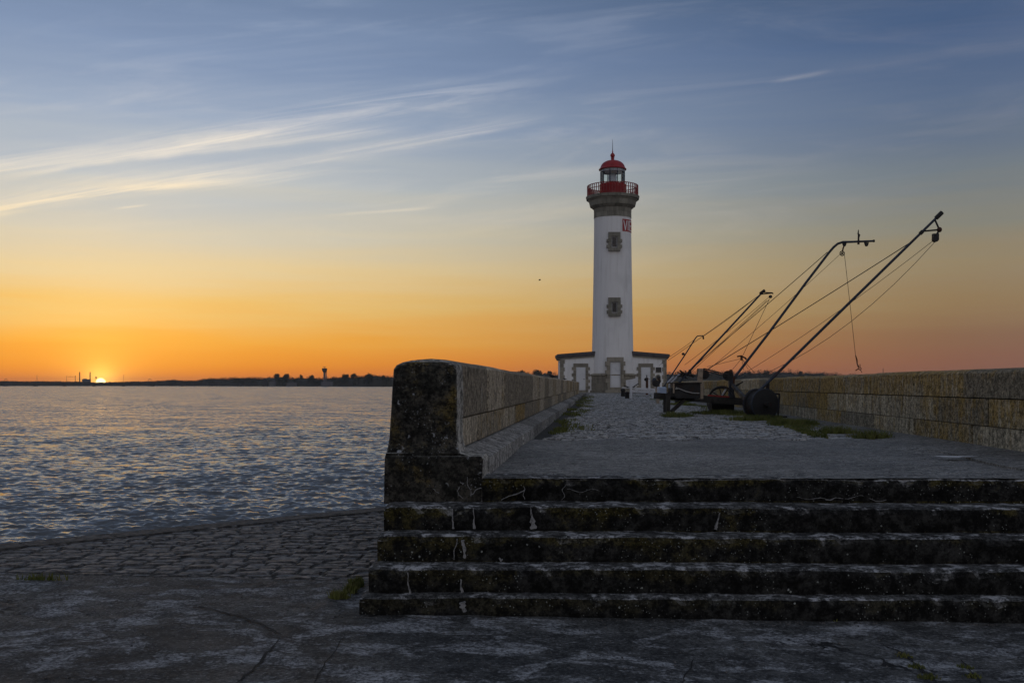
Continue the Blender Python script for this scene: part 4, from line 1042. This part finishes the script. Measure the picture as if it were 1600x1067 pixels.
wing(-1, 876.5, 932, 553, 548, 908.2, 0); wing(1, 1042.5, 988, 553, 548, 1010.2, 0)
wn = MB().quad_box(PX(1026, LD), PX(1034.6, LD), wy - .03, wy + .05, lz(581), lz(573.8)).build('window', M_DARKWIN, lh)
MB().quad_box(PX(1025.4, LD), PX(1035.2, LD), wy - .06, wy + .05, lz(582), lz(581)).build('sill', M_GRAN, wn)
nic = MB().prism_y([(PX(1029.6, LD) + .2 * math.cos(a), lz(589) + .2 * math.sin(a)) for a in np.linspace(0, math.pi, 9)] + [(PX(1029.6, LD) - .2, lz(597)), (PX(1029.6, LD) + .2, lz(597))], wy - .05, wy + .1).build('niche', M_GRAN, lh)
MB().prism_y([(PX(1029.6, LD) + .11 * math.cos(a), lz(589) + .11 * math.sin(a)) for a in np.linspace(0, math.pi, 7)] + [(PX(1029.6, LD) - .11, lz(596)), (PX(1029.6, LD) + .11, lz(596))], wy - .056, wy - .02).build('pane', M_DARKWIN, nic)

# ------------------------------------------------------------------ fishing booms with their winches
def pulley(c, r, parent, axis=(0, 1, 0), mat=None, nm='pulley', spokes=True):
    c = Vector(c); b = MB()
    if spokes:
        b.tube([c + Vector((r * math.cos(a), 0, r * math.sin(a))) for a in np.linspace(0, 2 * math.pi, 17)], r * .2, 6, False)
        for k in range(3):
            a = math.pi * k / 3 + .3; e = Vector((math.cos(a), 0, math.sin(a))) * r; b.tube([c - e, c + e], r * .16, 5)
        b.disc(c, axis, r * .35, r * .6, 10)
    else: b.disc(c, axis, r, r * .8, 16)
    return b.build(nm, mat or M_BLACK, parent)
def cable(p0, p1, parent, sag=0.0, r=.007, nm='cable', mat=None, n=8):
    p0, p1 = Vector(p0), Vector(p1); pts = [p0.lerp(p1, k / n) - Vector((0, 0, sag * 4 * (k / n) * (1 - k / n))) for k in range(n + 1)]
    return MB().tube(pts, r, 5).build(nm, mat or M_CABLE, parent)
def hook(c, parent, s=.1):
    c = Vector(c); b = MB()
    b.tube([c + Vector((0, 0, s * 1.6)), c + Vector((0, 0, s * .4))], s * .12, 5)
    b.tube([c + Vector((s * .4 * math.sin(a), 0, s * .4 * math.cos(a))) for a in np.linspace(0, 4.6, 9)], s * .13, 5)
    return b.build('hook', M_RUST, parent)

# front boom, straight, over the big drum
d1 = 19.0
b1 = thing('fishing_boom', 'longest straight fishing boom leaning out from the big black drum', 'boom', (PX(1190, d1), d1, 0), 'net-lifting booms along the right parapet')
p0, p1 = Vector(P3(1184, 613, d1)), Vector(P3(1471, 333, d1 - .3))
MB().tube([p0, p0.lerp(p1, .5), p1], [.027, .026, .023], 10).build('boom_pole', M_STEEL, b1, smooth=True)
MB().tube([p0.lerp(p1, .972), p1 + (p1 - p0) * .004], .042, 10).build('end_cap', M_BLACK, b1)
MB().tube([p0.lerp(p1, .886), p0.lerp(p1, .90)], .036, 10).build('clamp', M_BLACK, b1)
tipz = P3(1468, 359, d1 - .3)
MB().tube([p0.lerp(p1, .965), tipz], .017, 6).build('link_bar', M_BLACK, b1); MB().tube([p0.lerp(p1, .90), tipz], .016, 6).build('link_bar', M_BLACK, b1)
MB().ball(tipz, .05, 8, 6).build('shackle', M_RUST, b1)
blk = P3(1462, 370, d1 - .3); MB().quad_box(blk[0] - .055, blk[0] + .05, blk[1] - .04, blk[1] + .04, blk[2] - .06, blk[2] + .055).tube([tipz, blk], .018, 6).disc((blk[0] - .005, blk[1], blk[2] - .05), (0, 1, 0), .05, .1, 12).build('pulley_block', M_BLACK, b1)
cable(p0.lerp(p1, .845), P3(1102, 579, 22.8), b1, .02, .009, 'stay_cable')
cable((blk[0], blk[1], blk[2] - .04), P3(1150, 591, 23.6), b1, .10, .005); cable((blk[0] + .03, blk[1], blk[2] - .05), P3(1197, 583, d1), b1, .28, .005)
# pivot post and drum
dc = Vector((PX(1190, d1), d1 + .05, .297)); ax = Vector((.33, -1, 0)).normalized()
MB().tube([(PX(1203, d1), d1 + .25, -.03), (PX(1203, d1), d1 + .15, PZ(596, d1))], .035, 10).quad_box(PX(1197, d1), PX(1209, d1), d1 + .12, d1 + .3, PZ(612, d1), PZ(609, d1)).build('pivot_post', M_BLACK, b1)
dr_ = MB().disc(dc, ax, .255, .28, 36).build('drum', M_BLACK, b1, smooth=True)
for s_ in (-.14, .14):
    MB().disc(dc + ax * s_, ax, .292, .03, 40).build('flange', M_DRUM, dr_, smooth=True)
    MB().tube([dc + ax * (s_ * 1.08) + (Matrix.Rotation(a, 3, ax) @ Vector((0, 0, 1))) * .292 for a in np.linspace(0, 2 * math.pi, 41)], .010, 5, False).build('rim', M_STEEL, dr_)
MB().disc(dc, ax, .05, .62, 12).build('axle', M_BLACK, dr_)
fr = MB()
for (xa, ya, xb, yb) in ((1206, 615, 1218, 615.5), (1218, 615, 1215.5, 652), (1207, 616, 1209, 650), (1206, 632, 1217, 630), (1204, 651, 1230, 651)): fr.tube([P3(xa, ya, d1 + .35), P3(xb, yb, d1 + .35)], .018, 6)
fr.build('frame', M_BLACK, b1)
MB().bar((PX(1184, d1), d1 - .2, .0), (PX(1184, d1), d1 + .7, .0), .09, .09).bar((PX(1210, d1), d1 - .25, .0), (PX(1210, d1), d1 + .7, .0), .09, .09).bar(P3(1180, 615, d1 + .1), P3(1204, 613, d1 + .2), .06, .05).build('base_beam', M_TWOOD, b1)

# second boom, with a bent horizontal head
d2 = 24.4
b2 = thing('fishing_boom', 'dark fishing boom whose top bends level, with wheel pulley and hanging line', 'boom', (PX(1148, d2), d2, 0), 'net-lifting booms along the right parapet')
pts = [P3(x, y, d2) for x, y in ((1146, 592), (1200, 522), (1260, 441), (1296, 394), (1303, 386), (1309, 381), (1317, 378.3), (1330, 378), (1366, 376.6))]
MB().tube(pts, [.032, .032, .031, .030, .030, .029, .029, .027, .025], 10).build('boom_pole', M_STEEL, b2, smooth=True)
MB().tube([P3(1364.5, 376.6, d2), P3(1366.5, 376.5, d2)], .034, 10).build('end_cap', M_BLACK, b2)
for x in (1319.5, 1354):
    MB().prism_y([(PX(x + a, d2), PZ(y, d2)) for a, y in ((-3.6, 379), (3.6, 379), (2.2, 383.5), (1.2, 385), (-1.2, 385), (-2.2, 383.5))], d2 - .02, d2 + .02).build('lug', M_BLACK, b2)
MB().tube([P3(1319.5, 383, d2), P3(1317.5, 388, d2), P3(1316.5, 393, d2)], .018, 6).build('link', M_RUST, b2)
pulley(P3(1316, 396, d2), .055, b2)
MB().tube([P3(1341.5, 382, d2), P3(1341.6, 372, d2), P3(1342.4, 367, d2), P3(1341, 365, d2), P3(1341.5, 359, d2)], [.028, .02, .03, .018, .008], 6).build('whip_aerial', M_BLACK, b2)
cable(P3(1293, 394, d2), P3(1079, 577, 27), b2, .02, .009, 'stay_cable')
cable(P3(1312, 398, d2), P3(1103, 581, 23), b2, .04, .005)
cable(P3(1319.5, 397, d2), P3(1337, 556, d2), b2, -.02, .006); MB().tube([P3(1337, 555, d2), P3(1339, 562, d2), P3(1339.5, 568, d2), P3(1342, 574, d2)], [.012, .02, .014, .022], 5).build('chain', M_RUST, b2)
hook(P3(1344, 576, d2), b2, .07); MB().tube([P3(1343, 575, d2), P3(1337, 579, d2)], .013, 5).build('net_line', M_RUST, b2); MB().tube([P3(1344, 577, d2), P3(1347, 582, d2)], .008, 5).build('net_line', M_RUST, b2)

# third boom
d3 = 37.0
b3 = thing('fishing_boom', 'slender straight fishing boom with small pulley and net spreader line', 'boom', (PX(1066, d3), d3, 0), 'net-lifting booms along the right parapet')
p0, p1 = Vector(P3(1058, 601, d3)), Vector(P3(1193, 455, d3))
MB().tube([p0, p1], [.040, .032], 10).build('boom_pole', M_STEEL, b3, smooth=True)
MB().tube([(p0.x, d3, -.03), (p0.x, d3, p0.z + .1)], .08, 8).build('pivot_post', M_BLACK, b3)
MB().disc(P3(1189.5, 458, d3), (0, 1, 0), .06, .12, 10).tube([P3(1189, 458, d3), P3(1195, 453.5, d3)], .055, 8).build('head_fitting', M_BLACK, b3)
MB().tube([P3(1192, 457, d3), P3(1207, 457.5, d3)], .022, 5).tube([P3(1188, 460, d3), P3(1206, 458, d3)], .02, 5).tube([P3(1207, 457.5, d3), P3(1208, 459.5, d3)], .025, 5).build('link_bar', M_BLACK, b3)
pulley(P3(1204, 463.5, d3), .062, b3, spokes=False)
cable(P3(1188, 460, d3), P3(1044, 563, 42), b3, .03, .010, 'stay_cable')
cable(P3(1202, 464, d3), P3(1070, 570, d3), b3, .05, .008); cable(P3(1198, 470, d3), P3(1075, 582, d3), b3, .02, .009); cable(P3(1203, 467, d3), P3(1080, 581, d3), b3, .02, .008)
cable(P3(1202, 468, d3), P3(1161, 555, d3), b3, .0, .009)
MB().tube([P3(1152, 557, d3), P3(1158, 556, d3), P3(1165, 559.5, d3)], .03, 6).tube([P3(1158.5, 555, d3), P3(1159, 563, d3)], .045, 6).tube([P3(1165, 559, d3), P3(1166, 562, d3)], .03, 6).build('net_spreader', M_RUST, b3)
for (x, y) in ((1144, 578), (1169, 577), (1178, 581), (1162, 578), (1105, 573)): cable(P3(1159, 560, d3), P3(x, y, d3 - .5), b3, 0, .008, 'net_line')
MB().tube([P3(1062, 585, d3), P3(1046, 600, d3)], .045, 8).tube([P3(1053, 588, d3), P3(1043, 598, d3)], .04, 8).tube([P3(1046, 600, d3), P3(1046, 631, d3)], .05, 8).build('handle_frame', M_ZINC, b3)
jn = MB()
for k in range(16):
    a, c = (rnd.uniform(1058, 1082), rnd.uniform(577, 588)), (rnd.uniform(1062, 1090), rnd.uniform(578, 592)); jn.tube([P3(*a, d3 - .1), P3((a[0] + c[0]) / 2, (a[1] + c[1]) / 2 + 2, d3), P3(*c, d3 + .1)], .02, 5)
jn.build('net_rigging', M_BLACK, b3)
# fourth boom
d4 = 50.0
b4 = thing('fishing_boom', 'short fishing boom with hooked tip beside the lighthouse wing', 'boom', (PX(1043, d4), d4, 0), 'net-lifting booms along the right parapet')
MB().tube([P3(x, y, d4) for x, y in ((1038, 603), (1070, 555), (1087, 528), (1089.5, 525.2), (1093, 524.6), (1099, 524.4))], [.034, .032, .030, .028, .026, .024], 8).build('boom_pole', M_STEEL, b4, smooth=True)
MB().tube([P3(1038, 603, d4), P3(1038, 624, d4)], .1, 8).build('pivot_post', M_BLACK, b4)
MB().tube([P3(1098.5, 524.5, d4), P3(1099.3, 530, d4)], .04, 6).disc(P3(1067.5, 553, d4), (0, 1, 0), .07, .1, 8).build('link', M_BLACK, b4)
cable(P3(1087, 529, d4), P3(1042, 560, d4), b4, .03, .011, 'stay_cable'); cable(P3(1190, 458, d3), P3(1098, 526, d4), b4, .05, .010)
cable(P3(1042, 561, d4), P3(1030, 571, 58), b4, 0, .010)

# ------------------------------------------------------------------ winch carriage between the booms
dk = 22.0
wc = thing('winch_carriage', 'black timber winch carriage with box, posts and sheave beside the booms', 'winch', (PX(1090, dk), dk, 0))
MB().bar(P3(1024, 618, dk), P3(1176, 630, dk + 1.2), .12, .13).bar(P3(1030, 617, dk + .9), P3(1178, 627, dk + 1.9), .11, .12).build('main_beam', M_TWOOD, wc)
for (x, yt, dd, w) in ((1044, 615, dk - .2, .085), (1039.5, 615, dk + 2.4, .09), (1143, 603, dk + 1.9, .11)):
    MB().bar((PX(x, dd), dd, -.03), (PX(x, dd), dd, PZ(yt, dd)), w, w).build('leg', M_TWOOD, wc)
MB().bar(P3(1049, 643, dk - .1), P3(1070, 624, dk), .06, .07).build('brace', M_TWOOD, wc)
bx = MB().quad_box(PX(1053, dk), PX(1092.5, dk), dk - .15, dk + .5, PZ(622, dk), PZ(598.5, dk)).build('box', M_BLACK, wc)
MB().quad_box(PX(1050, dk), PX(1094, dk), dk - .2, dk + .55, PZ(599, dk), PZ(597.2, dk)).build('lid', M_TWOOD, bx)
MB().bar(P3(1052.7, 614, dk - .17), P3(1052.7, 599, dk - .17), .03, .03).build('corner_post', M_WOOD, bx)
MB().quad_box(PX(1047, dk), PX(1053, dk), dk - .12, dk + .3, PZ(620, dk), PZ(606, dk)).build('side_tank', M_BLACK, wc)
rp = [P3(1056, 606, dk - .19), P3(1062, 607.5, dk - .2), P3(1072, 611.5, dk - .22), P3(1082, 614, dk - .22), P3(1093, 614.3, dk - .2)]
MB().tube(rp, .011, 6).tube([P3(1057.5, 605, dk - .19), P3(1055.5, 608, dk - .19), P3(1059, 607.5, dk - .19)], .012, 6).build('rope', M_ROPE, wc)
MB().rings([[(PX(x + w * sx, dk), dk - .02 + .07 * sy, PZ(y, dk)) for sx, sy in ((-1, -1), (1, -1), (1, 1), (-1, 1))] for x, y, w in ((1094.5, 623, 3.4), (1094, 605, 3.6), (1093.5, 590, 3.2), (1095, 576, 2.6))]).build('timber_post', M_WOOD, wc)
MB().disc(P3(1101, 585, dk + .25), (.2, 1, 0), .105, .18, 18).quad_box(PX(1094, dk), PX(1103, dk), dk + .12, dk + .38, PZ(590, dk), PZ(575.6, dk)).build('motor', M_BLACK, wc)
MB().quad_box(PX(1096, dk), PX(1099.5, dk), dk + .1, dk + .3, PZ(604, dk), PZ(590, dk)).build('bracket', M_BLACK, wc)
for (a, c) in (((1100, 575.8), (1139, 586)), ((1102, 579.5), (1136, 588))): MB().bar(P3(*a, dk + .25), P3(*c, dk + 1.6), .03, .022).build('drive_rod', M_BLACK, wc)
dp = dk + 1.75
MB().bar((PX(1141.5, dp), dp, -.03), (PX(1141.5, dp), dp, PZ(579, dp)), .10, .09).build('steel_post', M_STEEL, wc)
MB().disc(P3(1137.5, 587, dp - .12), (.15, 1, 0), .122, .09, 22).disc(P3(1137.5, 587, dp - .14), (.15, 1, 0), .04, .2, 10).build('sheave', M_BLACK, wc)
MB().quad_box(PX(1139, dp), PX(1141, dp), dp - .2, dp - .05, PZ(582, dp), PZ(577.5, dp)).build('sheave_cap', M_RUST, wc)
MB().rings([[(PX(1146 + w * sx, dp), dp + .03 + .05 * sy, PZ(y, dp)) for sx, sy in ((-1, -1), (1, -1), (1, 1), (-1, 1))] for y, w in ((602, 1.2), (596, 2.0), (591, 2.8), (588, 2.2))]).build('rusty_bracket', M_RUST, wc)
MB().bar(P3(1144, 601, dp), P3(1174, 633, dk - 1.2), .075, .075).build('brace', M_BLACK, wc)
MB().tube([P3(1147, 604, dp), P3(1161, 596.5, dp)], .018, 6).tube([P3(1148, 603.5, dp + .05), P3(1155, 600.5, dp)], .02, 6).build('lever', M_BLACK, wc)
# spoked hand wheel in the tub
wl = thing('spoked_wheel', 'iron spoked wheel standing in a red-rimmed black tub', 'wheel', (PX(1124, dp), dp, 0))
wcn = Vector((PX(1124.5, dp), dp - .25, PZ(621, dp))); wr = 17.0 * dp / F
sq = lambda a: wcn + Vector((wr * 1.05 * math.cos(a), -.1 * math.cos(a), wr * math.sin(a)))
MB().tube([sq(a) for a in np.linspace(0, 2 * math.pi, 33)], .022, 6, False).build('rim', M_BLACK, wl)
MB().tube([sq(a) * .88 + wcn * .12 + Vector((0, .1, 0)) for a in np.linspace(0, 2 * math.pi, 33)], .014, 6, False).build('inner_rim', M_BLACK, wl)
for k in range(8): MB().tube([wcn, sq(math.pi * k / 4 + .2)], .014, 5).build('spoke', M_BLACK, wl)
MB().bar(P3(1128, 618, dp - .3), P3(1134, 608, dp - .3), .05, .03).build('handle', M_ZINC, wl)
tub = MB().rings([[(PX(x0, dp), yy0, PZ(y, dp)), (PX(x1, dp), yy0, PZ(y + .8, dp)), (PX(x1, dp), yy1, PZ(y + .8, dp)), (PX(x0, dp), yy1, PZ(y, dp))] for x0, x1, y, yy0, yy1 in ((1108, 1139, 643, dp - .45, dp - .0), (1105, 1139.5, 632, dp - .55, dp + .05), (1104, 1139.5, 620, dp - .58, dp + .05))]).build('tub', M_BLACK, wl)
MB().bar(P3(1106, 617.5, dp - .5), P3(1139, 620, dp - .5), .05, .035).build('tub_rim', M_REDTRIM, wl)
tag(MB().quad_box(PX(1031, dk), PX(1042.5, dk), dk + .1, dk + .45, PZ(616.5, dk), PZ(604.5, dk), .02).quad_box(PX(1030.2, dk), PX(1033, dk), dk + .08, dk + .12, PZ(616, dk), PZ(605, dk)).build('fish_box', M_BLUEW), 'pale blue box on the end of the black winch carriage', 'box')
# clutter further along
dd = 36.0; t = thing('winch_post', 'weathered grey winch post with crank beside the carriage end', 'post', (PX(1027.5, dd), dd, 0))
MB().rings([[(PX(1027.5 + w * sx, dd), dd + .1 * sy, PZ(y, dd)) for sx, sy in ((-1, -1), (1, -1), (1, 1), (-1, 1))] for y, w in ((632, 2.0), (612, 2.8), (600, 3.0), (592, 1.8))]).build('post', M_WOOD, t)
MB().disc(P3(1024.5, 599, dd - .15), (0, 1, 0), .12, .1, 14).tube([P3(1028, 590, dd - .1), P3(1031, 595, dd - .1), P3(1027, 603, dd - .1)], .05, 6).ball(P3(1029.5, 590, dd), .06, 8, 6).build('winch', M_BLACK, t)
MB().ball(P3(1022.5, 596.5, dd - .05), .13, 10, 8, (.7, .6, 1.2)).build('fender', M_STEEL, t)
dd = 58.0; t = thing('winch_post', 'short brown post with round wheel before the right wing door', 'post', (PX(1011, dd), dd, 0))
MB().bar((PX(1011, dd), dd, -.03), (PX(1011, dd), dd, PZ(590, dd)), .13, .13).build('post', M_RUST, t); MB().disc(P3(1009.3, 592.8, dd - .1), (0, 1, 0), .1, .1, 12).tube([P3(1010.6, 590, dd), P3(1010.6, 586, dd)], .03, 6).build('winch', M_BLACK, t)
dd = 46.0; t = thing('boarded_barrier', 'low white boarded barrier with slanted end panel before the lighthouse', 'barrier', (PX(1000, dd), dd, 0))
for (a, c, w) in (((972, 605.5), (1026, 608), .06), ((985, 610.5), (1028, 613.2), .12), ((990, 607), (1026, 611), .05)): MB().bar(P3(*a, dd), P3(*c, dd + .4), .05, w).build('board', M_WBOARD, t)
MB().bar((PX(985.5, dd), dd - .1, -.03), (PX(985.5, dd), dd - .1, PZ(603, dd)), .1, .1).build('post', M_WBOARD, t); MB().bar((PX(1022, dd), dd + .4, -.03), (PX(1022, dd), dd + .4, PZ(607, dd)), .1, .1).build('post', M_WBOARD, t)
MB().prism_y([(PX(x, dd), PZ(y, dd)) for x, y in ((978.5, 594), (997, 590.4), (997.5, 598), (992, 604), (979, 604.5))], dd + .1, dd + .16).build('end_panel', M_WBOARD, t)
MB().bar(P3(975, 602.5, dd), P3(982, 604.8, dd), .05, .04).bar(P3(989, 605, dd - .02), P3(998, 599, dd), .04, .04).build('stay', M_BLACK, t)
for (x, y0, y1, dd2, lab) in ((973.5, 617.5, 607.5, 52, 'dark bollard behind the white barrier post, slightly taller one'), (980, 621, 612.5, 46.5, 'squat dark bollard at the foot of the white barrier post')):
    w = 3.6 * dd2 / F
    b = MB().lathe([(w * .9, -.03), (w, 0.02), (w * .85, PZ(y1, dd2) * .7), (w * 1.1, PZ(y1, dd2) * .85), (w * .9, PZ(y1, dd2)), (.02, PZ(y1, dd2) + .02)], PX(x, dd2), dd2, 14)
    tag(b.build('bollard', M_BLACK, smooth=True), lab, 'bollard', 'bollards before the lighthouse')
# ------------------------------------------------------------------ birds
def bird_body(b, c, s, yaw=0.0):
    c = Vector(c); rot = Matrix.Rotation(yaw, 3, 'Z')
    secs = [(-1.5, .05, .1), (-.7, .22, .05), (0, .42, .0), (.55, .36, .12), (.85, .24, .34), (1.15, .22, .42), (1.35, .08, .40), (1.6, .02, .38)]
    b.rings([[tuple(c + rot @ (Vector((x, r * math.cos(a), z + r * math.sin(a))) * s)) for a in np.linspace(0, 2 * math.pi, 9)[:-1]] for x, r, z in secs])
for px, s, lab in ((872.5, .085, 'small dark bird perched on top of the left parapet'), (889, .06, 'smaller dark bird perched on the left parapet near the lighthouse')):
    y = 1.0156 / (.0855 - (px - 800) / F); c = (LX(y, -.55), y, .848 + .55 * s)
    t = thing('bird', lab, 'bird', (c[0], c[1], .848), 'birds'); b = MB(); bird_body(b, c, s, 2.6); b.build('body', M_FEATH, t, smooth=True)
    MB().tube([(c[0], c[1] - .2 * s, .84), (c[0], c[1] - .2 * s, c[2])], .08 * s, 5).tube([(c[0], c[1] + .2 * s, .84), (c[0], c[1] + .2 * s, c[2])], .08 * s, 5).build('leg', M_FEATH, t)
c = Vector(P3(843, 438, 70)); t = thing('bird', 'tiny dark gull flying in the sky left of the lighthouse', 'bird', c, 'birds'); b = MB(); bird_body(b, c, .07, .3); b.build('body', M_FEATH, t, smooth=True)
for s_ in (-1, 1):
    MB().rings([[tuple(c + Vector((x + .02 * k, s_ * yy, zz))) for x, zz in ((-.05 * q, z), (.06 * q, z), (.04 * q, z + .012), (-.04 * q, z + .012))] for k, (yy, z, q) in enumerate(((.02, .0, 1), (.14, .06, .9), (.26, .02, .35)))]).build('wing', M_FEATH, t)

# ------------------------------------------------------------------ evening haze over the estuary
HZ = mat_h = bpy.data.materials.new('evening_haze'); HZ.use_nodes = True; n_ = HZ.node_tree; n_.nodes.clear()
vp = n_.nodes.new('ShaderNodeVolumePrincipled'); vp.inputs['Color'].default_value = (.8, .82, .86, 1); vp.inputs['Density'].default_value = .00006; vp.inputs['Anisotropy'].default_value = .2
ho = n_.nodes.new('ShaderNodeOutputMaterial'); n_.links.new(vp.outputs[0], ho.inputs['Volume'])
stuff(tag(MB().quad_box(-7200, 7200, -1700, 9200, -6.6, 60).build('haze', HZ), 'thin evening haze over the whole estuary', 'haze'))
